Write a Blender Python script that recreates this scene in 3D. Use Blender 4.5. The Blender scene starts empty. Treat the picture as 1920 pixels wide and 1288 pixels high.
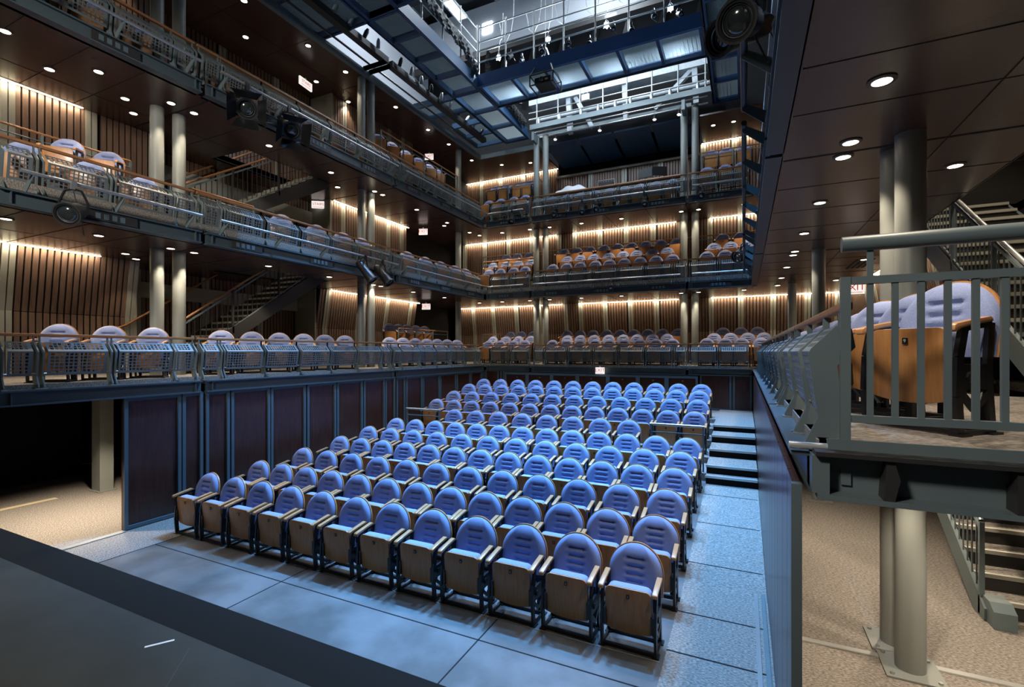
import bpy, bmesh, math, random
from mathutils import Vector, Matrix
random.seed(7)
scn = bpy.context.scene
COL = scn.collection
PI = math.pi

# ------------------------------------------------------------------ materials
def mat(name, c, rough=.5, metal=0., c2=None, scale=8., stretch=(1, 1, 1), detail=4., lo=.35, hi=.65,
        bump=0., bscale=None, emit=0., ecol=None, spec=.5, coat=0., vary=0.):
    m = bpy.data.materials.new(name); m.use_nodes = True
    nt = m.node_tree; nd = nt.nodes; lk = nt.links
    b = nd['Principled BSDF']
    b.inputs['Base Color'].default_value = (*c, 1)
    b.inputs['Roughness'].default_value = rough
    b.inputs['Metallic'].default_value = metal
    b.inputs['Specular IOR Level'].default_value = spec
    if coat: b.inputs['Coat Weight'].default_value = coat; b.inputs['Coat Roughness'].default_value = .15
    if emit:
        b.inputs['Emission Color'].default_value = (*(ecol or c), 1)
        b.inputs['Emission Strength'].default_value = emit
    if c2 or bump:
        tc = nd.new('ShaderNodeTexCoord'); mp = nd.new('ShaderNodeMapping')
        mp.inputs['Scale'].default_value = stretch
        src = tc.outputs['Object']
        if vary:
            oi = nd.new('ShaderNodeObjectInfo'); va = nd.new('ShaderNodeVectorMath'); va.operation = 'ADD'
            sc = nd.new('ShaderNodeMath'); sc.operation = 'MULTIPLY'; sc.inputs[1].default_value = vary
            lk.new(oi.outputs['Random'], sc.inputs[0]); lk.new(src, va.inputs[0]); lk.new(sc.outputs[0], va.inputs[1])
            src = va.outputs[0]
        lk.new(src, mp.inputs['Vector'])
        nz = nd.new('ShaderNodeTexNoise'); nz.inputs['Scale'].default_value = scale; nz.inputs['Detail'].default_value = detail
        lk.new(mp.outputs[0], nz.inputs['Vector'])
        if c2:
            rp = nd.new('ShaderNodeValToRGB')
            rp.color_ramp.elements[0].position = lo; rp.color_ramp.elements[1].position = hi
            rp.color_ramp.elements[0].color = (*c, 1); rp.color_ramp.elements[1].color = (*c2, 1)
            lk.new(nz.outputs[0], rp.inputs[0]); lk.new(rp.outputs[0], b.inputs['Base Color'])
        if bump:
            bp = nd.new('ShaderNodeBump'); bp.inputs['Strength'].default_value = bump; bp.inputs['Distance'].default_value = .01
            n2 = nz
            if bscale:
                n2 = nd.new('ShaderNodeTexNoise'); n2.inputs['Scale'].default_value = bscale; n2.inputs['Detail'].default_value = 2
                lk.new(mp.outputs[0], n2.inputs['Vector'])
            lk.new(n2.outputs[0], bp.inputs['Height']); lk.new(bp.outputs[0], b.inputs['Normal'])
    return m

steel = mat('grey_green_painted_steel', (.105, .14, .15), .42, .0, (.13, .165, .172), 3, lo=.3, hi=.7)
fascia_m = mat('dark_grey_fascia_paint', (.058, .080, .092), .42)
steel_b = mat('blue_grey_steel_frame', (.085, .125, .15), .4, .0)
column_m = mat('pale_grey_column_paint', (.215, .23, .215), .45)
perf_m = mat('perforated_steel_paint', (.125, .15, .16), .42)
galv = mat('brushed_steel', (.42, .44, .44), .35, .7)
chrome = mat('bright_nosing_metal', (.62, .63, .62), .3, .6)
rail_wood = mat('oiled_wood_rail', (.36, .17, .07), .38, 0, (.27, .12, .05), 6, (1, 1, 8))
seat_wood = mat('maple_veneer', (.46, .22, .075), .38, 0, (.37, .16, .05), 5, (9, 2, 1.1), 6, .35, .7, coat=.15, vary=9.)
arm_wood = mat('lacquered_arm_wood', (.47, .235, .10), .35, coat=.2)
fabric = mat('heather_violet_wool', (.200, .25, .445), .92, 0, (.285, .345, .57), 260, lo=.35, hi=.65, bump=.25, bscale=300, spec=.15)
black = mat('black_powder_coat', (.010, .010, .012), .38)
plate_m = mat('black_plate', (.006, .006, .007), .4)
white_ink = mat('white_ink', (.7, .7, .7), .5)
carpet = mat('mottled_grey_carpet', (.135, .118, .103), .95, 0, (.36, .33, .295), 38, (1, 2.4, 1), 6, .36, .66, bump=.4, bscale=220, spec=.1)
deckboard = mat('scuffed_grey_deck', (.072, .070, .066), .5, 0, (.15, .15, .15), 1.7, detail=12, lo=.38, hi=.66)
stage_m = mat('black_stage_paint', (.024, .0255, .022), .66, 0, (.038, .040, .035), 2.5, detail=9, lo=.3, hi=.7)
stage_edge = mat('stage_edge_paint', (.0085, .008, .0072), .8, spec=.2)
slat = mat('brown_timber_slat', (.185, .118, .085), .45, 0, (.14, .085, .06), 4, (6, 6, .5), 5)
slat_back = mat('dark_slat_gap', (.006, .005, .004), .9)
mull = mat('pale_grey_mullion', (.34, .335, .28), .5)
panel_m = mat('dark_mahogany_panel', (.070, .026, .018), .3, 0, (.045, .017, .012), 5, (6, 6, .6), 5, coat=.1)
soffit_m = mat('brown_soffit_board', (.068, .037, .030), .27, 0, (.056, .030, .025), 1.5, lo=.3, hi=.7)
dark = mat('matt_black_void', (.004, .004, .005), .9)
dark_steel = mat('dark_bronze_steel', (.028, .027, .026), .45)
blue_steel = mat('deep_blue_catwalk_steel', (.030, .080, .165), .38, .0)
grate_m = mat('galvanised_grating', (.27, .33, .355), .45, .5)
bright_blue = mat('bright_blue_edge_beam', (.05, .14, .34), .35)
duct_m = mat('pale_insulation_wrap', (.52, .56, .58), .6, 0, (.40, .44, .47), 9, bump=.5)
upper_m = mat('pale_grey_upper_wall', (.40, .43, .47), .8)
roof_m = mat('grey_roof_deck', (.10, .115, .13), .8)
drape = mat('gathered_black_drape', (.012, .012, .012), .45, 0, (.06, .06, .06), 25, bump=1.)
lamp_glow = mat('warm_lamp_disc', (1, .9, .75), .5, emit=9, ecol=(1, .84, .62))
cove_glow = mat('warm_cove_strip', (1, .8, .5), .5, emit=16, ecol=(1, .82, .58))
bulb_glow = mat('cold_work_bulb', (.8, .9, 1), .5, emit=60, ecol=(.62, .8, 1))
cold_glow = mat('cold_flood_lens', (.9, .95, 1), .5, emit=14, ecol=(.82, .92, 1))
exit_face = mat('lit_white_sign', (1, 1, 1), .5, emit=.62, ecol=(1, .95, .9))
exit_red = mat('red_sign_letter', (.5, .02, .01), .5, emit=.22, ecol=(.9, .07, .03))
glass = mat('dark_lens_glass', (.02, .026, .026), .05, 0, spec=1., coat=1.)
trimring = mat('bronze_trim_ring', (.045, .035, .03), .4)
white_paint = mat('off_white_enamel', (.62, .62, .58), .5)
tape_m = mat('white_tape', (.8, .8, .78), .6)
yellow_m = mat('cream_floor_strip', (.62, .52, .34), .6)
cloth_m = mat('white_dust_cloth', (.75, .77, .82), .8, bump=.5, scale=6)
cable_m = mat('dull_rubber_cable', (.05, .05, .05), .5)
white_cable = mat('pale_cable', (.5, .52, .52), .5)

# ------------------------------------------------------------------ mesh builder
class MB:
    def __init__(s, M=None):
        s.v = []; s.f = []; s.M = M
    def add(s, vs, fs):
        k = len(s.v)
        if s.M is not None: vs = [tuple(s.M @ Vector(p)) for p in vs]
        s.v.extend(tuple(p) for p in vs); s.f.extend(tuple(i + k for i in f) for f in fs)
        return s
    def box(s, a, b):
        x0, x1 = sorted((a[0], b[0])); y0, y1 = sorted((a[1], b[1])); z0, z1 = sorted((a[2], b[2]))
        return s.add([(x0, y0, z0), (x1, y0, z0), (x1, y1, z0), (x0, y1, z0), (x0, y0, z1), (x1, y0, z1), (x1, y1, z1), (x0, y1, z1)],
                     [(3, 2, 1, 0), (4, 5, 6, 7), (0, 1, 5, 4), (1, 2, 6, 5), (2, 3, 7, 6), (3, 0, 4, 7)])
    def cbox(s, c, d):
        return s.box([c[i] - d[i] / 2 for i in range(3)], [c[i] + d[i] / 2 for i in range(3)])
    def bar(s, p, q, w, h, up=(0, 0, 1)):
        p = Vector(p); q = Vector(q); d = (q - p).normalized(); u = Vector(up)
        x = d.cross(u)
        if x.length < 1e-4: x = d.cross(Vector((1, 0, 0)))
        x.normalize(); y = x.cross(d)
        vs = []
        for e in (p, q):
            for a, b in ((-1, -1), (1, -1), (1, 1), (-1, 1)): vs.append(e + x * a * w / 2 + y * b * h / 2)
        return s.add(vs, [(3, 2, 1, 0), (4, 5, 6, 7), (0, 1, 5, 4), (1, 2, 6, 5), (2, 3, 7, 6), (3, 0, 4, 7)])
    def tube(s, pts, r, n=10, r2=None):
        pts = [Vector(p) for p in pts]; m = len(pts); vs = []; x = None
        for i, p in enumerate(pts):
            d = (pts[min(i + 1, m - 1)] - pts[max(i - 1, 0)]).normalized()
            if x is None:
                x = d.cross(Vector((0, 0, 1)))
                if x.length < 1e-3: x = d.cross(Vector((1, 0, 0)))
            else: x = x - d * x.dot(d)
            x.normalize(); y = d.cross(x)
            rr = r if r2 is None else r + (r2 - r) * i / (m - 1)
            for k in range(n):
                a = 2 * PI * k / n; vs.append(p + x * math.cos(a) * rr + y * math.sin(a) * rr)
        fs = [(i * n + k, i * n + (k + 1) % n, (i + 1) * n + (k + 1) % n, (i + 1) * n + k) for i in range(m - 1) for k in range(n)]
        fs += [tuple(range(n))[::-1], tuple((m - 1) * n + k for k in range(n))]
        return s.add(vs, fs)
    def prism(s, pts, ax, d0, d1):
        """polygon pts (a, b) in the plane normal to axis ax, extruded from d0 to d1"""
        n = len(pts)
        def P(a, b, d): return {0: (d, a, b), 1: (a, d, b), 2: (a, b, d)}[ax]
        vs = [P(a, b, d0) for a, b in pts] + [P(a, b, d1) for a, b in pts]
        return s.add(vs, [tuple(range(n))[::-1], tuple(range(n, 2 * n))] + [(i, (i + 1) % n, n + (i + 1) % n, n + i) for i in range(n)])
    def lathe(s, prof, o=(0, 0, 0), d=(0, 0, 1), n=20):
        o = Vector(o); d = Vector(d).normalized(); x = d.cross(Vector((0, 0, 1)))
        if x.length < 1e-3: x = Vector((1, 0, 0))
        x.normalize(); y = d.cross(x); vs = []
        for r, h in prof:
            for k in range(n):
                a = 2 * PI * k / n; vs.append(o + d * h + x * math.cos(a) * r + y * math.sin(a) * r)
        m = len(prof)
        fs = [(i * n + k, i * n + (k + 1) % n, (i + 1) * n + (k + 1) % n, (i + 1) * n + k) for i in range(m - 1) for k in range(n)]
        if prof[0][0] > 1e-6 and prof[-1][0] > 1e-6: fs += [((m - 1) * n + k, (m - 1) * n + (k + 1) % n, (k + 1) % n, k) for k in range(n)]
        return s.add(vs, fs)
    def grid(s, P, nu, nv):
        vs = [P(i / nu, j / nv) for j in range(nv + 1) for i in range(nu + 1)]
        return s.add(vs, [(j * (nu + 1) + i, j * (nu + 1) + i + 1, (j + 1) * (nu + 1) + i + 1, (j + 1) * (nu + 1) + i) for j in range(nv) for i in range(nu)])
    def mesh(s, name, m, smooth=False, weld=0., bevel=0.):
        me = bpy.data.meshes.new(name); me.from_pydata(s.v, [], s.f)
        bm = bmesh.new(); bm.from_mesh(me)
        if weld: bmesh.ops.remove_doubles(bm, verts=bm.verts, dist=weld)
        bmesh.ops.recalc_face_normals(bm, faces=bm.faces)
        if bevel:
            bmesh.ops.bevel(bm, geom=[e for e in bm.edges if len(e.link_faces) == 2 and e.calc_face_angle(0) > .6], offset=bevel, segments=2, affect='EDGES', profile=.6)
        bm.to_mesh(me); bm.free()
        if smooth:
            for p in me.polygons: p.use_smooth = True
            try: me.set_sharp_from_angle(angle=math.radians(38))
            except Exception: pass
        me.materials.append(m); me.update()
        return me
    def build(s, name, m, parent=None, smooth=False, weld=0., bevel=0.):
        return link(name, s.mesh(name, m, smooth, weld, bevel), parent)

def link(name, me, parent=None):
    o = bpy.data.objects.new(name, me); COL.objects.link(o)
    if parent is not None: o.parent = parent
    return o
def tag(o, label, cat, group=None, kind=None):
    o['label'] = label; o['category'] = cat
    if group: o['group'] = group
    if kind: o['kind'] = kind
    return o
def thing(name, label, cat, loc=(0, 0, 0), rz=0., group=None, kind=None):
    o = bpy.data.objects.new(name, None); COL.objects.link(o); o.location = loc; o.rotation_euler = (0, 0, rz)
    o.empty_display_size = .1
    return tag(o, label, cat, group, kind)
def struct(o): o['kind'] = 'structure'; return o
def dup(root, loc, rz=0., label=None, group=None):
    r = root.copy(); COL.objects.link(r); r.location = loc; r.rotation_euler = (0, 0, rz)
    if label: r['label'] = label
    if group: r['group'] = group
    for ch in KIDS[root.name]:
        c = ch.copy(); COL.objects.link(c); c.parent = r
        for g in KIDS.get(ch.name, ()):
            d = g.copy(); COL.objects.link(d); d.parent = c
    return r
KIDS = {}
def reg(root):
    KIDS[root.name] = list(root.children)
    for c in root.children: KIDS[c.name] = list(c.children)
ORD = ['first', 'second', 'third', 'fourth', 'fifth', 'sixth', 'seventh', 'eighth', 'ninth', 'tenth', 'eleventh', 'twelfth', 'thirteenth', 'fourteenth',
       'fifteenth', 'sixteenth', 'seventeenth', 'eighteenth', 'nineteenth', 'twentieth']

def text_mesh(txt, size, name, m, depth=.001):
    cu = bpy.data.curves.new(name, 'FONT'); cu.body = txt; cu.size = size; cu.align_x = 'CENTER'; cu.align_y = 'CENTER'; cu.extrude = depth
    o = bpy.data.objects.new(name, cu); COL.objects.link(o)
    dg = bpy.context.evaluated_depsgraph_get(); me = bpy.data.meshes.new_from_object(o.evaluated_get(dg))
    bpy.data.objects.remove(o); bpy.data.curves.remove(cu)
    me.transform(Matrix.Rotation(PI / 2, 4, 'X'))       # stands upright, read from -Y
    me.materials.clear(); me.materials.append(m); me.name = name
    return me

# ------------------------------------------------------------------ camera
cam = bpy.data.cameras.new('camera'); cam.lens = 907 / 1920 * 36; cam.sensor_width = 36; cam.sensor_fit = 'HORIZONTAL'
cam.shift_y = (658.7 - 644) / 1920; cam.clip_start = .05; cam.clip_end = 200
YAW = math.atan(435 / 907)
co = bpy.data.objects.new('camera', cam); COL.objects.link(co)
co.location = (0, 0, 2.65); co.rotation_euler = (PI / 2, 0, YAW)
scn.camera = co

# main dimensions (metres)
XL, YB, XR = -8.215, 14.92, .22          # faces of the three balcony fronts
ZB = (1.96, 4.46, 6.98)                  # undersides of the balcony beams
ZF = (2.22, 4.82, 7.14)                  # gallery floors
ZTOP = 10.0
# ------------------------------------------------------------------ floors
def slab(name, a, b, m, kind='structure'):
    o = MB().box(a, b).build(name, m); o['kind'] = kind; return o
slab('floor', (-7.29, -3, -.3), (-.62, 5.75, 0), deckboard)
slab('floor_carpet', (-8.215, -3, -.3), (-7.29, 15, -.001), carpet)
slab('floor_carpet', (-.62, -3, -.3), (.22, 5.75, -.001), carpet)
slab('floor_carpet', (.22, -3, -.3), (6.5, 20, -.002), carpet)
slab('floor_carpet', (-14, -3, -.3), (-8.215, 20, -.002), carpet)
slab('floor_carpet', (-8.215, 15, -.3), (.22, 20, -.002), carpet)
# rising floor under the seats, with the carpeted aisle beside it
def ramp(name, x0, x1, m):
    mb = MB(); mb.prism([(5.75, -.3), (9.5, -.3), (9.5, .285), (5.75, .0)], 0, x0, x1); o = mb.build(name, m); struct(o)
ramp('floor_ramp', -7.29, -.62, deckboard); ramp('floor_ramp', -.62, .22, carpet)
ramp('floor_ramp', -8.215, -7.29, carpet)
# floor joints
def joint(p, q, w=.014, z=.0015):
    return MB().bar((p[0], p[1], z), (q[0], q[1], z if len(q) < 3 else q[2]), w, .003)
for y in (3.76, 4.47, 5.19):
    struct(joint((-.62, y), (.2, y)).build('floor_joint', dark))
for y in (6.35, 7.6, 8.8):
    z = (y - 5.75) * .076 + .002
    struct(MB().bar((-.62, y, z), (.2, y, z), .014, .003).build('floor_joint', dark))
for p, q in (((-7.29, 2), (-7.29, 5.7)), ((-7.29, 3.87), (-.62, 3.87)), ((-2.2, 2), (-2.2, 4.4)), ((-4.8, 2), (-4.8, 4.4)), ((-8.2, 4.95), (-7.3, 4.62))):
    struct(joint(p, q, .012).build('floor_joint', dark))
struct(MB().box((-7.2, 4.25, 0), (-.65, 4.262, .004)).build('floor_line', galv))
# metal cover strips along the aisle wall
struct(MB().box((.10, 2.8, 0), (.135, 5.9, .012)).build('floor_strip', galv)); struct(MB().box((.165, 2.8, 0), (.20, 5.9, .02)).build('floor_strip', steel))
# threshold at the side entrance, cream strip on its carpet
struct(MB().box((-8.26, 2.0, 0), (-8.16, 3.95, .012)).build('floor_threshold', galv))
tag(MB().box((-11.26, 3.3, 0), (-11.13, 4.32, .004)).build('floor_marker', yellow_m), 'cream strip stuck on the carpet inside the dark side entrance', 'floor marker', kind='thing')
struct(MB().box((.25, 5.14, 0), (6.3, 5.2, .012)).build('floor_strip', chrome))

# stage
st = thing('stage_platform', 'black scuffed stage platform with a matt dark border along its front', 'stage', (0, 0, 0))
MB().box((-12.8, -3.5, .69), (.2, 1.98, .75)).build('deck', stage_m, st)
MB().box((-12.8, 1.98, .69), (.2, 2.31, .7505)).build('border', stage_edge, st)
MB().box((-12.8, 2.24, 0), (.2, 2.29, .69)).build('riser', stage_edge, st)
mk = MB(); mk.bar((-12.5, .9, .7505), (-2, 1.25, .7505), .006, .001); mk.bar((-9, -.3, .7505), (-.2, .35, .7505), .005, .001); mk.bar((-3.2, 1.9, .7505), (-1.2, -.3, .7505), .006, .001)
mk.bar((-6, 1.95, .7505), (-4.0, -.5, .7505), .005, .001)
mk.build('scuff_line', mat('pale_scuff', (.06, .065, .062), .7), st)
tag(MB().bar((-3.47, 1.78, .7512), (-3.38, 1.91, .7512), .02, .001).build('spike_tape', tape_m), 'short white tape mark on the black stage near its front border', 'tape mark')
tag(MB().bar((-2.53, 1.05, .7512), (-2.5, 1.10, .7512), .012, .001).build('spike_tape', tape_m), 'tiny white tape fleck on the black stage, away from its border', 'tape mark')

# seating platforms at the rear and aisle steps
def plat(y0, y1, z, x0=-7.9, x1=-.62):
    mb = MB().box((x0, y0, 0), (x1, y1, z)); return mb
RISE = ((9.5, 10.36, .42), (10.36, 11.3, .54), (11.3, 12.05, .72), (12.05, 12.95, .87), (12.95, 14.9, .97))
for y0, y1, z in RISE:
    o = plat(y0, y1, z).build('seating_platform', carpet); struct(o)
STEPS = ((9.35, 9.54, .42), (9.54, 10.34, .57), (10.34, 11.12, .72), (11.12, 11.74, .87), (11.74, 14.9, 1.0))
for i, (y0, y1, z) in enumerate(STEPS):
    t = thing('aisle_step', 'blue-lit carpeted aisle step with bright metal nosing, ' + ('lowest of the flight', 'second from the bottom', 'third from the bottom', 'fourth from the bottom', 'wide top landing before the doors')[i], 'step', (0, 0, 0), group='steps of the side aisle')
    MB().box((-.62, y0, 0), (.21, y1, z)).build('tread', carpet, t)
    MB().box((-.63, y0 - .025, z - .035), (.215, y0 + .03, z + .004)).build('nosing', chrome, t)
    MB().box((-.62, y0 - .004, z - .16), (.21, y0, z - .035)).build('riser', stage_edge, t)

# guard rails at the two ends of the short row
def short_rail(x0, x1, zb, lab):
    t = thing('guard_rail', lab, 'rail', (0, 0, 0))
    MB().tube([(x0, 9.6, 1.25), (x1, 9.6, 1.25)], .024, 12).build('handrail', galv, t, True)
    MB().bar((x0, 9.6, 1.10), (x1, 9.6, 1.10), .03, .02).build('crossbar', steel, t)
    for x in (x0 + .02, x1 - .02): MB().bar((x, 9.6, zb), (x, 9.6, 1.24), .03, .04, (0, 1, 0)).build('post', steel, t)
    return t
short_rail(-7.48, -6.5, .285, 'short steel guard rail beside the panelled wall, at the far end of the short row')
short_rail(-1.64, -.66, .285, 'short steel guard rail in front of two brown seats beside the aisle steps')

# ------------------------------------------------------------------ lower walls
def framed_wall(name, xs, z0, z1, M, fw=.05):
    """brown boards between steel stiles; xs = stile-to-stile edges in pairs, local x along the wall, y outward"""
    w = struct(MB(M).box((xs[0][0], -.08, z0), (xs[-1][1], -.035, z1)).build(name, panel_m))
    for a, b in xs:
        f = MB(M)
        f.box((a, -.035, z0), (a + fw, 0, z1)); f.box((b - fw, -.035, z0), (b, 0, z1))
        f.box((a + fw, -.035, z1 - fw), (b - fw, 0, z1)); f.box((a + fw, -.035, z0), (b - fw, 0, z0 + fw))
        o = f.build('panel_frame', steel_b, w)
    return w
ML = Matrix(((0, 1, 0, XL + .0), (1, 0, 0, 0), (0, 0, 1, 0), (0, 0, 0, 1)))       # local x -> +Y, local y -> +X
MBk = Matrix(((1, 0, 0, 0), (0, -1, 0, YB), (0, 0, 1, 0), (0, 0, 0, 1)))          # local x -> +X, local y -> -Y
MR = Matrix(((0, -1, 0, XR), (1, 0, 0, 0), (0, 0, 1, 0), (0, 0, 0, 1)))           # local x -> +Y, local y -> -X
leftst = [(3.95, 4.75), (4.77, 5.10), (5.15, 5.57), (5.60, 6.38), (6.40, 7.22), (7.26, 8.05), (8.08, 8.89), (8.93, 9.68), (9.70, 10.08), (10.14, 10.50), (10.54, 11.27), (11.30, 12.13), (12.16, 13.06), (13.1, 13.95), (13.98, 14.72), (14.74, 14.92)]
framed_wall('wall_left', leftst, 0.01, 1.96, ML)
framed_wall('wall_back', [(-8.2, -7.67), (-7.6, -7.45)], .9, 2.0, MBk)
framed_wall('wall_back', [(-1.15, -.32), (-.28, .2)], .97, 2.0, MBk)
dx = [-7.42, -6.58, -5.7, -4.82, -3.83, -2.91, -2.07, -1.2]
for i in range(7):
    t = thing('rear_door', 'brown rear door leaf in a blue-grey frame behind the last row, ' + ORD[i] + ' from the corner', 'door', group='row of doors behind the last seats', kind='thing')
    MB(MBk).box((dx[i] + .06, -.05, .95), (dx[i + 1] - .06, -.02, 1.86)).build('leaf', panel_m, t)
    f = MB(MBk); f.box((dx[i], -.05, .95), (dx[i] + .06, .03, 1.94)); f.box((dx[i + 1] - .06, -.05, .95), (dx[i + 1], .03, 1.94)); f.box((dx[i] + .06, -.05, 1.86), (dx[i + 1] - .06, .03, 1.94))
    f.build('door_frame', steel_b, t)
    MB(MBk).lathe([(.0, 0), (.018, 0), (.018, .03), (0, .03)], (dx[i] + .45, -.02, 1.78), (0, 1, 0), 8).build('peephole', galv, t, True)
struct(MB(MBk).box((-7.5, -.6, .9), (-1.1, -.55, 2.2)).build('wall_back', dark))
# aisle wall to the right of the steps
wr_ = struct(MB().box((XR + .026, 2.8, 0), (XR + .04, 14.9, 1.98)).build('wall_right', panel_m))
y = 2.80
for wd in (.38, .38, .52, .34, .5, .34, .5, .34, .5, .42, .5, .34, .5, .34, .5, .42, .5, .34, .5, .5, .5, .5, .5, .5, .5, .5, .5, .5):
    if y + wd > 14.9: break
    MB().box((XR + .003, y + .006, .01), (XR + .026, y + wd - .006, 1.98)).build('panel_board', panel_m, wr_); y += wd
struct(MB().box((XR - .01, 2.74, 0), (XR + .036, 2.79, 2.0)).build('wall_right_end_post', steel))

# ------------------------------------------------------------------ balcony decks, soffits
HOLE_L = (-10.75, -9.62, 6.9, 9.2)       # stair well in the side gallery decks
def decks():
    for k in range(3):
        zb, zf = ZB[k], ZF[k]
        for nm, z0, z1, m in (('gallery_floor', zf - .12, zf, carpet), ('ceiling_soffit', zb + .0, zb + .03, soffit_m)):
            if k == 0:
                L = [(-14, 2.62, XL - .1, 20)] if nm == 'gallery_floor' else [(-14, 2.62, XL - .1, 20)]
            else:
                hx0, hx1, hy0, hy1 = HOLE_L
                L = [(-14, 2.0, hx0, 20), (hx1, 2.0, XL - .1, 20), (hx0, 2.0, hx1, hy0), (hx0, hy1, hx1, 20)]
            B = [(XL - .1, YB + .1, XR + .1, 20)]
            R = [(XR + .1, 2.77, 6.5, 20)] if k < 1 else []
            if k >= 1:
                R = [(XR + .1, -2, 2.3, 20), (2.3, -2, 3.6, 5.6), (2.3, 9.6, 3.6, 20), (3.6, -2, 6.5, 20)]
                if k == 2: R = [(XR + .1, -2, 6.5, 20)]
            if k == 0 and nm == 'gallery_floor':
                R = [(XR + .1, 2.77, 2.05, 20), (2.05, 2.77, 3.4, 6.2), (2.05, 9.8, 3.4, 20), (3.4, 2.77, 6.5, 20)]
            if k == 0 and nm == 'ceiling_soffit':
                R = [(XR + .1, 2.85, 2.05, 20), (2.05, 2.85, 3.4, 6.2), (2.05, 9.8, 3.4, 20), (3.4, 2.85, 6.5, 20)]
            for a, b, c, d in L + B + R:
                struct(MB().box((a, b, z0), (c, d, z1)).build(nm, m))
decks()
# stair-well linings
for k in (1, 2):
    hx0, hx1, hy0, hy1 = HOLE_L
    for a, b in (((hx0 - .02, hy0, ZB[k]), (hx0, hy1, ZF[k])), ((hx1, hy0, ZB[k]), (hx1 + .02, hy1, ZF[k])), ((hx0, hy0 - .02, ZB[k]), (hx1, hy0, ZF[k])), ((hx0, hy1, ZB[k]), (hx1, hy1 + .02, ZF[k]))):
        struct(MB().box(a, b).build('trim_stair_well', dark_steel))
struct(MB().box((2.29, 5.6, ZB[1]), (2.31, 9.6, ZF[1])).build('trim_stair_well', soffit_m)); struct(MB().box((2.3, 5.58, ZB[1]), (3.6, 5.6, ZF[1])).build('trim_stair_well', dark_steel)); struct(MB().box((2.3, 9.6, ZB[1]), (3.6, 9.62, ZF[1])).build('trim_stair_well', dark_steel)); struct(MB().box((3.6, 5.6, ZB[1]), (3.62, 9.6, ZF[1])).build('trim_stair_well', dark_steel))
# soffit joints
for k in (1, 2):
    for y in (2.9, 3.6, 4.3, 5.26, 6.2, 7.2, 8.2, 9.2, 10.2, 11.2, 12.2, 13.2, 14.2):
        w = .03 if y in (5.26, 10.2) else .008
        struct(MB().box((-11, y, ZB[k] - .003), (XL - .12, y + w, ZB[k] + .001)).build('soffit_joint', dark))
        if k == 1: struct(MB().box((XR + .12, y, ZB[k] - .003), (2.9, y + w, ZB[k] + .001)).build('soffit_joint', dark))
    for x in (-6.45, -5.2, -4, -2.7, -1.55):
        struct(MB().box((x, YB + .12, ZB[k] - .003), (x + (.03 if x in (-6.45, -1.55) else .008), 17.5, ZB[k] + .001)).build('soffit_joint', dark))
    for x in (-9.9,): struct(MB().box((x, 2.2, ZB[k] - .003), (x + .008, 6.8, ZB[k] + .001)).build('soffit_joint', dark))
    if k == 1: struct(MB().box((1.55, 2.9, ZB[k] - .003), (1.558, 14.9, ZB[k] + .001)).build('soffit_joint', dark))

# top ceiling ring
struct(MB().box((-14, 1, ZTOP), (-9.12, 20, ZTOP + .05)).build('ceiling_top', soffit_m))
struct(MB().box((-9.12, 16.2, ZTOP), (-6.75, 20, ZTOP + .05)).build('ceiling_top', soffit_m))
struct(MB().box((-1.3, 16.2, ZTOP), (1.2, 20, ZTOP + .05)).build('ceiling_top', soffit_m))
struct(MB().box((1.2, -1, ZTOP), (6.5, 20, ZTOP + .05)).build('ceiling_top', soffit_m))
struct(MB().box((-9.16, 1, ZTOP - .02), (-9.06, 16.2, ZTOP + .14)).build('trim_ceiling_edge', steel))
struct(MB().box((-9.16, 16.14, ZTOP - .02), (-6.7, 16.2, ZTOP + .14)).build('trim_ceiling_edge', steel))
for y in (5.2, 6.7, 8.2, 10.2, 11.8, 13.5, 15):
    struct(MB().box((-12, y, ZTOP - .003), (-9.2, y + (.03 if y in (5.2, 10.2) else .008), ZTOP + .001)).build('soffit_joint', dark))
struct(MB().box((-10.15, 2, ZTOP - .003), (-10.14, 16, ZTOP + .001)).build('soffit_joint', dark))

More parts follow.
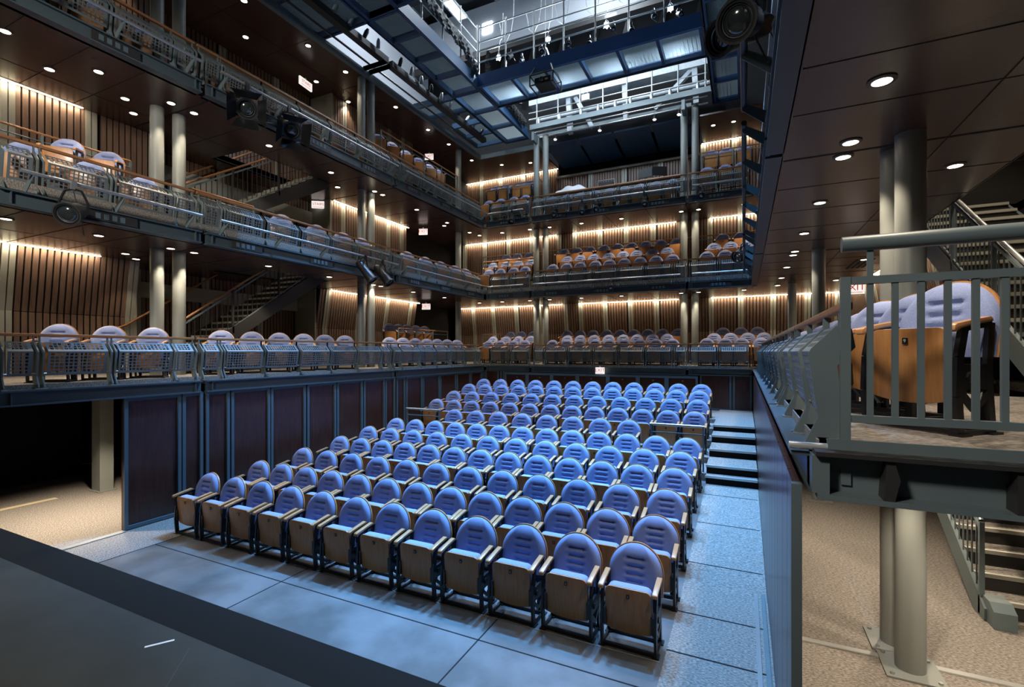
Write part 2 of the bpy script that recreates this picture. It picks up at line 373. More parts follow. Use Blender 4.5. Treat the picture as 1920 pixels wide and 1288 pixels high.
# ------------------------------------------------------------------ slatted gallery walls with cove lights
def slat_wall(name, M, s0, s1, z0, z1, lit, lean=0., zk=None, mulls=(), pitch=.098):
    """local x along wall, local y towards the house; slats lean inward above zk"""
    w = struct(MB(M).box((s0, -.12, z0), (s1, -.045, z1)).build(name, slat_back))
    zk = zk or z0
    sl = MB(M); n = int((s1 - s0) / pitch)
    for i in range(n):
        a = s0 + (i + .12) * pitch; b = a + pitch * .74
        if any(abs((a + b) / 2 - m) < .1 for m in mulls): continue
        if lean:
            for (za, zc, oa, oc) in ((z0, zk - .006, 0, 0), (zk + .006, z1, 0, lean)):
                sl.add([(a, oa - .04, za), (b, oa - .04, za), (b, oa, za), (a, oa, za), (a, oc - .04, zc), (b, oc - .04, zc), (b, oc, zc), (a, oc, zc)],
                       [(3, 2, 1, 0), (4, 5, 6, 7), (0, 1, 5, 4), (1, 2, 6, 5), (2, 3, 7, 6), (3, 0, 4, 7)])
        else: sl.box((a, -.04, z0), (b, 0, z1))
    sl.build('slat', slat, w)
    if lean:
        sb = MB(M); sb.add([(s0, -.05, zk), (s1, -.05, zk), (s1, lean - .05, z1), (s0, lean - .05, z1)], [(0, 1, 2, 3)]); sb.build('backing', slat_back, w)
    if mulls:
        mb = MB(M)
        for m in mulls:
            for (za, zc, oa, oc) in ((z0, zk, 0.012, .012), (zk, z1, .012, lean + .012)):
                if zc - za < .02: continue
                for a, b in ((m - .085, m - .008), (m + .008, m + .085)):
                    mb.add([(a, oa - .05, za), (b, oa - .05, za), (b, oa, za), (a, oa, za), (a, oc - .05, zc), (b, oc - .05, zc), (b, oc, zc), (a, oc, zc)],
                           [(3, 2, 1, 0), (4, 5, 6, 7), (0, 1, 5, 4), (1, 2, 6, 5), (2, 3, 7, 6), (3, 0, 4, 7)])
        mb.build('mullion', mull, w)
    return w
def cove(M, s0, s1, z, lean, lab):
    t = thing('cove_light', lab, 'light', group=None)
    MB(M).box((s0, lean + .045, z - .016), (s1, lean + .085, z - .002)).build('glowing_strip', cove_glow, t)
    MB(M).box((s0, lean + .085, z - .012), (s1, lean + .095, z - .002)).build('lip', trimring, t)
    L = s1 - s0; p = M @ Vector(((s0 + s1) / 2, lean + .075, z - .025))
    d = bpy.data.lights.new('cove_wash', 'AREA'); d.shape = 'RECTANGLE'; d.size = L; d.size_y = .03; d.energy = 3.6 * L; d.color = (1, .83, .60)
    o = bpy.data.objects.new('cove_wash', d); COL.objects.link(o)
    nx = (M.to_3x3() @ Vector((1, 0, 0))).normalized(); ny = (M.to_3x3() @ Vector((0, 1, 0))).normalized()
    zz = (Vector((0, 0, 1)) * .93 + ny * .37).normalized(); yy = zz.cross(nx)
    o.matrix_world = Matrix.Translation(p) @ Matrix((nx, yy, zz)).transposed().to_4x4()
WX = (-11.25, -10.65, -10.6)          # side wall planes per gallery
WY = (17.85, 17.0, 18.4)              # rear wall planes
FLN = ('lowest', 'middle', 'top')
for k in range(3):
    z0 = ZF[k]; z1 = (ZB[k + 1] if k < 2 else ZTOP)
    M = Matrix(((0, 1, 0, WX[k]), (1, 0, 0, 0), (0, 0, 1, 0), (0, 0, 0, 1)))
    ln = .18 if k == 0 else 0.
    zk = z0 + 1.12
    mm = [3.0 + .0, 3.42, 4.95]
    slat_wall('wall_left_slatted', M, 1.9, 5.6, z0, z1, True, ln, zk, [3.66, 5.5] if k == 0 else [3.5, 4.6])
    if k < 2: cove(M, 1.9, 4.9 if k == 0 else 4.45, z1, ln, 'warm cove light over the %s side gallery wall, nearer the stage' % FLN[k])
    M2 = Matrix(((0, 1, 0, WX[k] - .75), (1, 0, 0, 0), (0, 0, 1, 0), (0, 0, 0, 1)))
    slat_wall('wall_left_slatted', M2, 5.6, 10.2, z0, z1, False, 0, None, [6.0, 7.5, 9.0])
    struct(MB().box((WX[k] - .8, 5.55, z0), (WX[k] + .02, 5.62, z1)).build('trim_wall_return', mull)); struct(MB().box((WX[k] - .8, 10.18, z0), (WX[k] + .02, 10.24, z1)).build('trim_wall_return', mull))
    struct(MB(M2).box((5.6, -.02, z1 - .62), (10.2, .06, z1 - .28)).build('trim_wall_band', mull))
    ends = {0: 14.9, 1: 13.7, 2: 14}[k]
    slat_wall('wall_left_slatted', M, 10.24, ends, z0, z1, True, ln, zk, [10.55, 11.9, 13.2, 14.5] if k == 0 else [10.7, 11.8, 12.7, 13.4])
    if k < 2: cove(M, 10.6 if k == 0 else 9.9 + .4, ends, z1, ln, 'warm cove light over the %s side gallery wall, beyond the stair' % FLN[k])
    struct(MB().box((WX[k] - 1.5, ends, z0), (WX[k] - .4, 18.4, z1)).build('wall_left_lobby', dark))
    # rear wall
    Mb = Matrix(((1, 0, 0, 0), (0, -1, 0, WY[k]), (0, 0, 1, 0), (0, 0, 0, 1)))
    cm = [-10.3, -9.35, -8.3, -7.3, -6.2, -5.6, -4.65, -3.72, -2.8, -1.9, -1.0, -.1, .85, 1.8, 2.6]
    if k < 2:
        slat_wall('wall_back_slatted', Mb, -11.1 if k == 0 else -10.4, 3.2, z0, z1, True, ln, zk, cm)
        for a, b, l in ((-10.9 if k == 0 else -10.2, -6.3, 'next to the corner'), (-5.65, -2.05, 'in the middle bay'), (-1.0, 3.0, 'in the bay nearest the aisle wall')):
            cove(Mb, a, b, z1, ln, 'warm cove light over the %s rear gallery wall, %s' % (FLN[k], l))
    else:
        slat_wall('wall_back_slatted', Mb, -11.5, -6.7, z0, z1, True, 0, None, [-10.3, -9.35, -8.3, -7.3])
        slat_wall('wall_back_slatted', Mb, -1.4, 3.2, z0, z1, True, 0, None, [-1.3, -.3, .7, 1.8])
        cove(Mb, -11.4, -6.75, z1, 0, 'warm cove light over the top rear gallery wall, next to the corner')
        cove(Mb, -1.35, 3.0, z1, 0, 'warm cove light over the top rear gallery wall, nearest the aisle wall')
        slat_wall('wall_back_slatted', Matrix(((1, 0, 0, 0), (0, -1, 0, 18.0), (0, 0, 1, 0), (0, 0, 0, 1))), -6.7, -1.4, z0, 9.45, False, 0, None, [-5.3, -4.0, -2.7])
        struct(MB().box((-6.7, 17.9, 9.45), (-1.4, 18.0, 9.52)).build('trim_wall_cap', mull))
        struct(MB().box((-6.7, 18.3, 9.4), (-1.4, 18.4, 12.0)).build('wall_back_booth', dark))
    # right wall
    if k == 0:
        Mr = Matrix(((0, -1, 0, 2.98), (1, 0, 0, 0), (0, 0, 1, 0), (0, 0, 0, 1)))
        slat_wall('wall_right_slatted', Mr, 9.8, 17.8, z0, z1, True, .18, zk, [10.3, 11.3, 12.3, 13.3, 14.3, 15.3])
        cove(Mr, 10.0, 16.8, z1, .18, 'warm cove light over the gallery wall beyond the nearest chairs')
Mr2 = Matrix(((0, -1, 0, 4.2), (1, 0, 0, 0), (0, 0, 1, 0), (0, 0, 0, 1)))
slat_wall('wall_right_slatted', Mr2, 2.5, 9.8, ZF[0], 7.0, False, 0, None, [4.0, 5.5, 6.8, 7.4, 8.6])
slat_wall('wall_right_slatted', Mr2, 2.5, 20, 0, ZB[0], False, 0, None, [])
struct(MB().box((2.9, 9.7, 0), (4.3, 9.8, 7.0)).build('wall_right_return', slat_back))
struct(MB().box((.25, 19.9, 0), (6.5, 20, 2)).build('wall_back_lobby', panel_m))
struct(MB().box((6.4, -3, 0), (6.5, 20, 10)).build('wall_right_outer', dark))
struct(MB().box((-14.1, -3, 0), (-14, 20, 15)).build('wall_left_outer', dark))
struct(MB().box((-14, 19.9, 0), (6.5, 20, 10)).build('wall_back_outer', dark))
# dark under-gallery store behind the side entrance
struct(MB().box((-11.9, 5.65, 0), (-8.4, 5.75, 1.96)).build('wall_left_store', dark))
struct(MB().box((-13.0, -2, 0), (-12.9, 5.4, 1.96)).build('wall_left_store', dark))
sq = thing('steel_post', 'square pale steel post inside the dark side entrance, nearer of two', 'post', (-11.05, 4.95, 0), kind='thing')
MB().box((-.16, -.1, 0), (.13, .12, 1.96)).build('shaft', column_m, sq); MB().box((-.2, -.14, 0), (.17, .16, .015)).build('base_plate', column_m, sq)
sq = thing('steel_post', 'square pale steel post inside the dark side entrance, right beside the panelled wall', 'post', (-10.4, 5.15, 0), kind='thing')
MB().box((-.1, -.1, 0), (.13, .12, 1.96)).build('shaft', column_m, sq); MB().box((-.13, -.13, 0), (.16, .15, .015)).build('base_plate', column_m, sq)

# ------------------------------------------------------------------ columns
def colm(x, y, z1, lab, z0=0., base=False, grp=None):
    t = thing('steel_column', lab, 'column', (x, y, z0), group=grp, kind='thing')
    MB().tube([(0, 0, 0), (0, 0, z1 - z0)], .105, 24).build('shaft', column_m, t, True)
    if base:
        bp = MB().box((-.2, -.2, 0), (.2, .2, .015)).build('base_plate', column_m, t)
        for a in (-1, 1):
            for b in (-1, 1): MB().lathe([(0, 0), (.016, 0), (.016, .015), (0, .015)], (a * .155, b * .155, .015), (0, 0, 1), 6).build('bolt', galv, bp)
    return t
colm(-9.40, 5.02, ZTOP, 'round grey steel column at the near side gallery, nearer of the first pair')
colm(-9.38, 5.38, ZTOP, 'round grey steel column at the near side gallery, farther of the first pair')
colm(-9.28, 9.98, ZTOP, 'round grey steel column in the side gallery past the stairs, nearer of its pair')
colm(-9.22, 10.28, ZTOP, 'round grey steel column in the side gallery past the stairs, farther of its pair')
colm(-9.42, 15.1, ZTOP, 'single round grey steel column in the corner where the galleries meet')
colm(-6.68, 15.95, ZTOP + .3, 'round grey steel column of the rear gallery pair nearer the corner, its corner side')
colm(-6.33, 15.95, ZTOP + .3, 'round grey steel column of the rear gallery pair nearer the corner, its inner side')
colm(-1.70, 16.05, ZTOP + .3, 'round grey steel column of the rear gallery pair nearer the aisle wall, inner one')
colm(-1.37, 16.05, ZTOP + .3, 'round grey steel column of the rear gallery pair nearer the aisle wall, outer one')
colm(1.25, 5.07, ZB[1], 'stout round steel column behind the nearest gallery chairs, in front, with bolted base plate', base=True)
colm(1.23, 5.46, ZB[1], 'stout round steel column behind the nearest gallery chairs, partly hidden by its twin', base=True)
colm(1.20, 10.15, ZB[1], 'round steel column farther along the gallery of the nearest chairs', base=True)
colm(1.16, 14.9, ZB[1], 'slim-looking round steel column at the far end of the nearest chairs gallery', base=True)
# square base plate of a further column under the balcony
# ------------------------------------------------------------------ balcony fronts: beams, balustrades, lighting pipes
HX = {}
def perf_mesh(w, cell=.052):
    """one folded perforated sheet: (outward, height) profile swept along w, with square holes"""
    key = round(w, 2)
    if key in HX: return HX[key]
    prof = [(-.20, .815), (-.085, .69), (-.14, .37)]
    n = max(2, int(round((w - .05) / cell)))
    us = []; mg = .03; step = (w - 2 * mg) / n
    for i in range(n):
        us += [mg + i * step, mg + i * step + step * .72]
    us = [0.] + us + [w]
    vs = []; hole = set(); prev = None
    rows = []
    for (a, b), m in (((prof[0], prof[1]), 3), ((prof[1], prof[2]), 6)):
        a = Vector(a); b = Vector(b); L = (b - a).length; g = .022; st = (L - 2 * g) / m
        ts = [0.]
        for j in range(m): ts += [g + j * st, g + j * st + st * .72]
        ts += [L]
        if rows: ts = ts[1:]
        for q, t in enumerate(ts): rows.append((a + (b - a) * (t / L)))
    # hole rows: pattern solid, hole, solid, hole ... restarting at the fold
    nr = len(rows)
    holerow = set()
    for j in range(3): holerow.add(1 + 2 * j)
    off = 2 * 3 + 1
    for j in range(6): holerow.add(off + 1 + 2 * j)
    V = []; F = []
    for p in rows:
        for u in us: V.append((u, p[0], p[1]))
    nu = len(us)
    for j in range(nr - 1):
        for i in range(nu - 1):
            if (j in holerow) and (i % 2 == 1) and 0 < i < nu - 2: continue
            F.append((j * nu + i, j * nu + i + 1, (j + 1) * nu + i + 1, (j + 1) * nu + i))
    mb = MB(); mb.add(V, F)
    me = bpy.data.meshes.new('perforated_panel'); me.from_pydata(mb.v, [], mb.f)
    bm = bmesh.new(); bm.from_mesh(me)
    bmesh.ops.recalc_face_normals(bm, faces=bm.faces)
    bmesh.ops.solidify(bm, geom=bm.faces[:], thickness=.004)
    bm.to_mesh(me); bm.free(); me.materials.append(perf_m); me.update()
    HX[key] = me
    return me
# bracket plate, profile in (outward, height)
def bracket_prof():
    return [(-.255, .80), (-.19, .815), (-.085, .705), (-.072, .68), (-.115, .36), (-.055, .225), (-.055, .20), (-.19, .20), (-.225, .36), (-.195, .62), (-.27, .71)]
BR = {}
def bracket_mesh():
    if 'b' not in BR:
        BR['b'] = MB().prism(bracket_prof(), 0, -.008, .008).mesh('bracket', steel)
    return BR['b']

def balcony(M, s0, s1, k, panels, side, tower, pipe=True, boxes=True, bo=0.):
    zb = ZB[k]; base = Matrix.Translation((0, 0, zb))
    MM = M @ base
    where = '%s gallery, %s' % (FLN[k], side)
    # beam
    bm_ = thing('fascia_beam', 'grey steel edge beam of the %s, %s' % (where, tower), 'beam', kind='thing')
    b = MB(MM)
    b.box((s0, -.16, 0), (s1, .04 - bo * 1.5, .022)); b.box((s0, -.11, .178), (s1, .045 - bo * .5, .20)); b.box((s0, -.02 - bo, .022), (s1, 0 - bo, .178))
    b.build('beam', fascia_m, bm_)
    L = s1 - s0
    for e in (s0 + .10, s1 - .10): MB(MM).box((e - .006, -bo, .022), (e + .006, .036 - bo * 1.5, .178)).build('stiffener', fascia_m, bm_)
    MB(MM).box((s0, -.16, .0), (s1, -.11, ZF[k] - zb)).build('edge_channel', fascia_m, bm_)
    if boxes and k > 0:
        n = max(1, int(L / 1.25))
        for i in range(n):
            c = s0 + (i + .5) * L / n + random.uniform(-.1, .1)
            o = MB(MM).box((c - .3, .001, .035), (c + .3, .03, .165)).build('outlet_box', dark_steel, bm_)
            q = MB(MM)
            for j in range(4):
                MB(MM).box((c - .22 + j * .1, .03, .06), (c - .16 + j * .1, .036, .14)).build('socket', steel_b, o)
    # balustrade
    t = thing('balustrade', 'perforated steel balustrade on the %s, %s' % (where, tower), 'balustrade')
    R = MB(MM); R.box((s0 - .02, -.245, .885), (s1 + .02, -.195, .925)); R.build('handrail', rail_wood, t, bevel=.01)
    pst = MB(MM)
    for (a, c) in panels:
        me = perf_mesh(c - a)
        o = link('perforated_panel', me, t); o.matrix_parent_inverse = Matrix(); o.matrix_local = MM @ Matrix.Translation((a, 0, 0))
        for e in (a - .045, c + .045):
            o = link('bracket', bracket_mesh(), t); o.matrix_local = MM @ Matrix.Translation((e, 0, 0))
            o = MB(MM).bar((e, -.215, .79), (e, -.215, .89), .014, .03, (0, 1, 0)).build('rail_stem', steel, t)
            if k: continue
            o = MB(MM).box((e - .03, -.10, .2), (e + .03, -.04, .21)).build('foot_plate', galv, t)
            MB(MM).tube([(e, -.13, .40), (e + (.045 if e < a else -.045), -.138, .40)], .008, 6).build('fixing_bolt', galv, t)
    if pipe and k > 0:
        t = thing('lighting_pipe', 'steel lighting pipe before the %s, %s' % (where, tower), 'pipe')
        a, c = s0 + .12, s1 - .12
        MB(MM).tube([(a, .22, .41), (c, .22, .41)], .024, 12).build('pipe', galv, t, True)
        n = max(2, int((c - a) / 1.0) + 1)
        for i in range(n):
            e = a + .12 + (c - a - .24) * i / (n - 1)
            o = MB(MM).prism([(-.01, .20), (.03, .20), (.235, .37), (.235, .42), (.19, .42), (-.01, .28)], 0, e - .005, e + .005).build('pipe_bracket', steel, t)

# side gallery (local x = world Y)
LP = [(2.73, 2.97), (3.12, 3.79), (3.93, 4.67), (4.75, 5.0)], [(5.2, 5.44), (5.58, 6.30), (6.39, 7.12), (7.21, 7.95), (8.04, 8.79), (8.88, 9.64), (9.72, 9.98)], [(10.2, 10.43), (10.52, 11.28), (11.36, 12.06), (12.15, 12.88), (12.98, 13.68), (13.77, 14.45), (14.55, 14.75)]
LT = ((2.62, 5.06), (5.14, 10.04), (10.12, 14.86)); LN = ('nearest section', 'long middle section', 'section next to the corner')
for k in range(3):
    for (s0, s1), pn, nm in zip(LT, LP, LN): balcony(ML, s0, s1, k, pn, 'side front', nm)
BP = [(-7.98, -7.40), (-7.2, -6.62)], [(-6.36, -6.06), (-5.95, -5.28), (-5.13, -4.43), (-4.28, -3.61), (-3.47, -2.80), (-2.65, -1.98), (-1.82, -1.57)], [(-1.4, -.73), (-.58, .06)]
BT = ((-8.16, -6.53), (-6.43, -1.54), (-1.46, .2)); BN = ('short section at the corner', 'long middle section', 'short section at the aisle wall')
for k in range(3):
    for (s0, s1), pn, nm in zip(BT, BP, BN): balcony(MBk, s0, s1, k, pn, 'rear front', nm)
RP = [(2.9, 3.3), (3.42, 4.1), (4.22, 4.9)], [(5.2, 5.5), (5.6, 6.3), (6.4, 7.1), (7.2, 7.9), (8.0, 8.75), (8.85, 9.6), (9.7, 9.98)], [(10.2, 10.5), (10.6, 11.3), (11.4, 12.1), (12.2, 12.9), (13, 13.7), (13.8, 14.5)]
RT = ((2.77, 5.06), (5.14, 10.04), (10.12, 14.8)); RN = ('nearest section', 'middle section', 'far section')
for (s0, s1), pn, nm in zip(RT, RP, RN): balcony(MR, s0, s1, 0, pn, 'front beside the aisle', nm, bo=.07)
for (s0, s1), pn, nm in zip(((1.2, 5.06),) + RT[1:], RP, RN):
    zb = ZB[1]
    b = thing('fascia_beam', 'dark steel edge beam over the nearest chairs gallery, %s' % nm, 'beam', kind='thing')
    mb = MB(MR @ Matrix.Translation((0, 0, zb))); mb.box((s0, -.11, 0), (s1, .04, .022)); mb.box((s0, -.11, .178), (s1, .045, .2)); mb.box((s0, -.02, .022), (s1, 0, .178)); mb.build('beam', dark_steel, b)
    t = thing('lighting_pipe', 'lighting pipe on ladder-like brackets above the aisle wall, %s' % nm, 'pipe')
    mm = MR @ Matrix.Translation((0, 0, zb))
    MB(mm).tube([(s0 + .1, .22, .42), (s1 - .1, .22, .42)], .026, 12).build('pipe', dark_steel, t, True)
    n = int((s1 - s0) / .75)
    for i in range(n):
        e = s0 + .2 + (s1 - s0 - .4) * i / (n - 1)
        MB(mm).prism([(-.01, .20), (.03, .20), (.235, .37), (.235, .42), (.19, .42), (-.01, .30)], 0, e - .006, e + .006).build('pipe_bracket', steel, t)
    MB(mm).tube([(s0 + .2, .02, .24)] + [(s0 + .2 + (s1 - s0 - .4) * i / 20, .03 + .02 * math.sin(i * 1.7), .24 + .03 * math.cos(i * 2.1)) for i in range(1, 21)], .012, 6).build('cable', cable_m, t)
    MB(MR @ Matrix.Translation((0, 0, zb))).box((s0, -.12, .2), (s1, -.10, .9)).build('guard_sheet', dark_steel, b)

# ------------------------------------------------------------------ end of the nearest gallery: beam and barred guard
eb = thing('end_beam', 'heavy grey-green steel beam closing the near end of the gallery with chairs', 'beam', kind='thing')
Y0 = 2.77
b = MB(); b.box((.31, Y0 - .12, 1.96), (3.0, Y0 + .10, 1.985)); b.box((.36, Y0 - .02, 1.985), (3.0, Y0 + .02, 2.17)); b.build('beam', steel, eb)
MB().box((.30, Y0 - .14, 2.165), (3.0, Y0 + .05, 2.185)).build('top_flange', dark_steel, eb)
MB().box((.36, Y0 - .03, 2.185), (3.0, Y0 + .02, 2.225)).build('toe_plate', steel, eb); MB().box((.36, Y0 - .05, 2.10), (3.0, Y0 - .03, 2.235)).build('kick_plate', steel, eb)
MB().box((.29, Y0 - .10, 1.985), (.36, Y0 + .1, 2.16)).build('corner_block', steel, eb)
MB().prism([(.56, 1.985), (.60, 1.985), (.62, 2.08), (.60, 2.16), (.57, 2.16)], 1, Y0 - .12, Y0 - .02).build('stiffener', dark_steel, eb)
MB().prism([(1.0, 1.985), (1.03, 1.985), (1.03, 2.16), (1.0, 2.16)], 1, Y0 - .12, Y0 - .02).build('stiffener', dark_steel, eb)
MB().tube([(.20, Y0 - .02, 2.19), (.36, Y0 - .02, 2.19)], .018, 10).build('hinge_bar', chrome, eb, True)
g = thing('barred_guard', 'grey-green barred steel guard at the near end of the gallery with chairs', 'guard rail')
zt, zbm = 2.985, 2.335
MB().tube([(.418, Y0 - .02, 3.155), (3.0, Y0 - .02, 3.155)], .036, 18).build('handrail', steel, g, True)
MB().box((.453, Y0 - .03, zt - .02), (3.0, Y0 + .0, zt + .015)).build('top_bar', steel, g)
MB().box((.453, Y0 - .03, zbm - .02), (3.0, Y0 + .0, zbm + .015)).build('bottom_bar', steel, g)
MB().box((.413, Y0 - .034, 2.02), (.453, Y0 + .004, zt + .016)).build('end_post', steel, g)
MB().box((.518, Y0 - .022, zt), (.542, Y0 - .005, 3.15)).build('rail_stem', steel, g)
for i in range(26):
    x = .518 + i * .0935
    if x > 2.95: break
    MB().box((x, Y0 - .024, zbm), (x + .024, Y0 - .004, zt)).build('baluster', steel, g)

# ------------------------------------------------------------------ stairs
def stair(name, lab, x0, x1, y0, z0, n, rise=.1475, run=.2157, open_side=0, wallrail=None, post_every=5):
    t = thing(name, lab, 'stairs')
    for i in range(n):
        y = y0 + i * run; z = z0 + (i + 1) * rise
        MB().box((x0 + .03, y, z - .04), (x1 - .03, y + run + .03, z)).build('tread', carpet, t)
        MB().box((x0 + .03, y - .01, z - .035), (x1 - .03, y + .03, z + .004)).build('nosing', mull, t)
        MB().box((x0 + .03, y + .015, z - rise - .01), (x1 - .03, y + .025, z - .04)).build('riser', dark_steel, t)
    L = n * run; H = n * rise
    for x in (x0, x1):
        MB().prism([(y0 - .12, z0), (y0 + .12, z0), (y0 + L, z0 + H - .3), (y0 + L, z0 + H + .06), (y0 - .12, z0 + .12)], 0, x - .02, x + .02).build('stringer', dark_steel if open_side >= 0 else steel, t)
    for x in ((x0, x1) if open_side in (2, -2) else (x1,) if open_side in (1,) else (x0,)):
        ra = Vector((x, y0, z0 + .95)); rb = Vector((x, y0 + L, z0 + H + .95))
        m1 = rail_wood if open_side > 0 else galv
        MB().tube([ra, rb], .022, 10).build('handrail', m1, t, True)
        MB().bar(ra - Vector((0, 0, .09)), rb - Vector((0, 0, .09)), .03, .03).build('top_rail', steel, t)
        MB().bar(ra - Vector((0, 0, .80)), rb - Vector((0, 0, .80)), .02, .02).build('bottom_rail', steel, t)
        nb = int(L / .11)
        for j in range(nb + 1):
            y = y0 + j * L / nb; z = z0 + j * H / nb
            if j % 10 == 0: MB().box((x - .02, y - .02, z + .02), (x + .02, y + .02, z + .94)).build('post', steel if open_side < 0 else dark_steel, t)
            else: MB().box((x - .006, y - .006, z + .15), (x + .006, y + .006, z + .87)).build('baluster', steel if open_side < 0 else dark_steel, t)
    return t
for k in (0, 1):
    stair('gallery_stairs', 'dark stairs with wood handrails rising from the %s to the %s side gallery' % (FLN[k], FLN[k + 1]), -10.68, -9.66, 5.50, ZF[k], 17, (ZF[k + 1] - ZF[k]) / 17, .2157, 1)
    wr = thing('wall_handrail', 'slim wood handrail on the wall beside the %s side gallery stairs' % FLN[k], 'handrail', kind='thing')
    MB().tube([(-11.2, 4.9, ZF[k] + .72), (-11.2, 5.4, ZF[k] + .95), (-11.2, 9.1, ZF[k] + 3.5)], .022, 8).build('rail', rail_wood, wr, True)
    for f in (.1, .5, .9): MB().tube([(-11.4, 5.4 + 3.7 * f, ZF[k] + .93 + 2.55 * f), (-11.2, 5.4 + 3.7 * f, ZF[k] + .93 + 2.55 * f)], .01, 6).build('rail_bracket', steel, wr)
stair('lobby_stairs', 'grey steel stairs with bright nosings rising from the lobby carpet below the chairs gallery', 2.15, 3.3, 6.42, 0, 13, 2.22 / 13, .24, -1)
stair('lobby_stairs', 'grey steel stairs behind the nearest chairs rising to the floor above', 2.38, 3.5, 5.7, ZF[0], 17, (ZF[1] - ZF[0]) / 17, .235, -1)
MB().prism([(6.15, .0), (6.44, 0), (6.44, .22), (6.25, .22), (6.15, .16)], 0, 2.15, 2.32).build('stair_foot', steel)
bpy.data.objects['stair_foot']['label'] = 'small grey steel newel block at the foot of the lobby stairs'; bpy.data.objects['stair_foot']['category'] = 'newel block'
wr = thing('wall_handrail', 'pale wood handrail sloping down the slatted wall behind the nearest chairs', 'handrail', kind='thing')
MB().tube([(3.6, 9.2, 5.9), (3.6, 5.0, 3.7)], .025, 8).build('rail', rail_wood, wr, True)
for f in (.2, .5, .8): MB().tube([(3.6, 9.2 - 4.2 * f, 5.9 - 2.2 * f), (4.2, 9.2 - 4.2 * f, 5.9 - 2.2 * f)], .01, 6).build('rail_bracket', steel, wr)

# guard rails inside the galleries
def guard(lab, pts, h=.95, posts=.9, wood=True, bars=False):
    t = thing('gallery_rail', lab, 'rail')
    P = [Vector(p) for p in pts]
    MB().tube([p + Vector((0, 0, h)) for p in P], .02, 8).build('handrail', rail_wood if wood else galv, t, True)
    MB().tube([p + Vector((0, 0, h - .12)) for p in P], .012, 6).build('mid_rail', steel, t, True)
    for a, b in zip(P, P[1:]):
        n = max(1, int((b - a).length / posts))
        for i in range(n + 1):
            p = a + (b - a) * i / n
            MB().bar(p, p + Vector((0, 0, h)), .03, .03, (0, 1, 0)).build('post', steel, t)
        if bars:
            n = int((b - a).length / .12)
            for i in range(1, n):
                p = a + (b - a) * i / n
                MB().bar(p + Vector((0, 0, .1)), p + Vector((0, 0, h - .12)), .012, .012, (0, 1, 0)).build('baluster', steel, t)
    return t
guard('wood-topped rail behind the nearest middle side gallery chairs', [(-10.15, 2.5, ZF[1] + .35), (-10.1, 4.95, ZF[1] + .35)])
guard('short barred rail with sloping wood handrail at the head of the middle stair landing', [(-9.55, 5.7, ZF[1]), (-9.55, 7.0, ZF[1])], bars=True)
guard('level rail guarding the raised stools in the top side gallery', [(-9.15, 10.6, ZF[2] + .75), (-9.15, 14.6, ZF[2] + .75)])
guard('wood-topped rail in front of the raised stools in the lowest side gallery', [(-9.75, 12.1, ZF[0] + .3), (-9.75, 14.9, ZF[0] + .3)], h=.85)
for k in (0, 1, 2):
    zz = ZF[k] + (.25 if k < 2 else .7)
    if k == 0:
        guard('short rail at the corner end of the lowest rear gallery', [(-9.4, 16.9, zz), (-8.5, 16.9, zz)], h=.85)
    else:
        guard('wood-topped rail between the rows of the %s rear gallery, corner bay' % FLN[k], [(-8.9, 16.05, zz), (-6.8, 16.05, zz)], h=.95)
        guard('wood-topped rail behind the stools of the %s rear gallery%s' % (FLN[k], ', corner bay' if k == 2 else ''), [(-9.3, 16.75 + (.3 if k == 2 else 0), zz + .3), (-6.6 if k == 2 else 1.2, 16.75 + (.3 if k == 2 else 0), zz + .3)], h=1.0, posts=1.4)
guard('wood-topped rail between the rows of the top rear gallery, aisle end', [(-1.2, 16.05, ZF[2] + .7), (.6, 16.05, ZF[2] + .7)])
# ------------------------------------------------------------------ theatre chair
AW = .245
def arch_w(z, off=0.):
    zs, zt = .575, .82 + off
    a = AW + off
    return a if z <= zs else a * math.sqrt(max(0., 1 - ((z - zs) / (zt - zs)) ** 2))
def back_y(x, z): return -(.82 - z) * .20 - .30 * x * x
ZL = .40
def zlev(n, zt):
    out = []
    for j in range(n + 1):
        t = j / n; out.append(ZL + (zt - ZL) * (1 - (1 - t) ** 1.7))
    return out
def shell_mesh():
    mb = MB(); zs = zlev(22, .832); nu = 8; V = []
    for d in (.002, .020):
        for z in zs:
            w = arch_w(z, .012)
            for i in range(nu + 1):
                x = w * (2 * i / nu - 1); V.append((x, back_y(x, z) + d, z))
    nz = len(zs); F = []; K = nz * (nu + 1)
    for b in (0, K):
        for j in range(nz - 1):
            for i in range(nu): F.append((b + j * (nu + 1) + i, b + j * (nu + 1) + i + 1, b + (j + 1) * (nu + 1) + i + 1, b + (j + 1) * (nu + 1) + i))
    for j in range(nz - 1):
        for i in (0, nu): F.append((j * (nu + 1) + i, (j + 1) * (nu + 1) + i, K + (j + 1) * (nu + 1) + i, K + j * (nu + 1) + i))
    for i in range(nu): F.append((i, i + 1, K + i + 1, K + i))
    mb.add(V, F); return mb.mesh('backrest', seat_wood, True, weld=.0005)
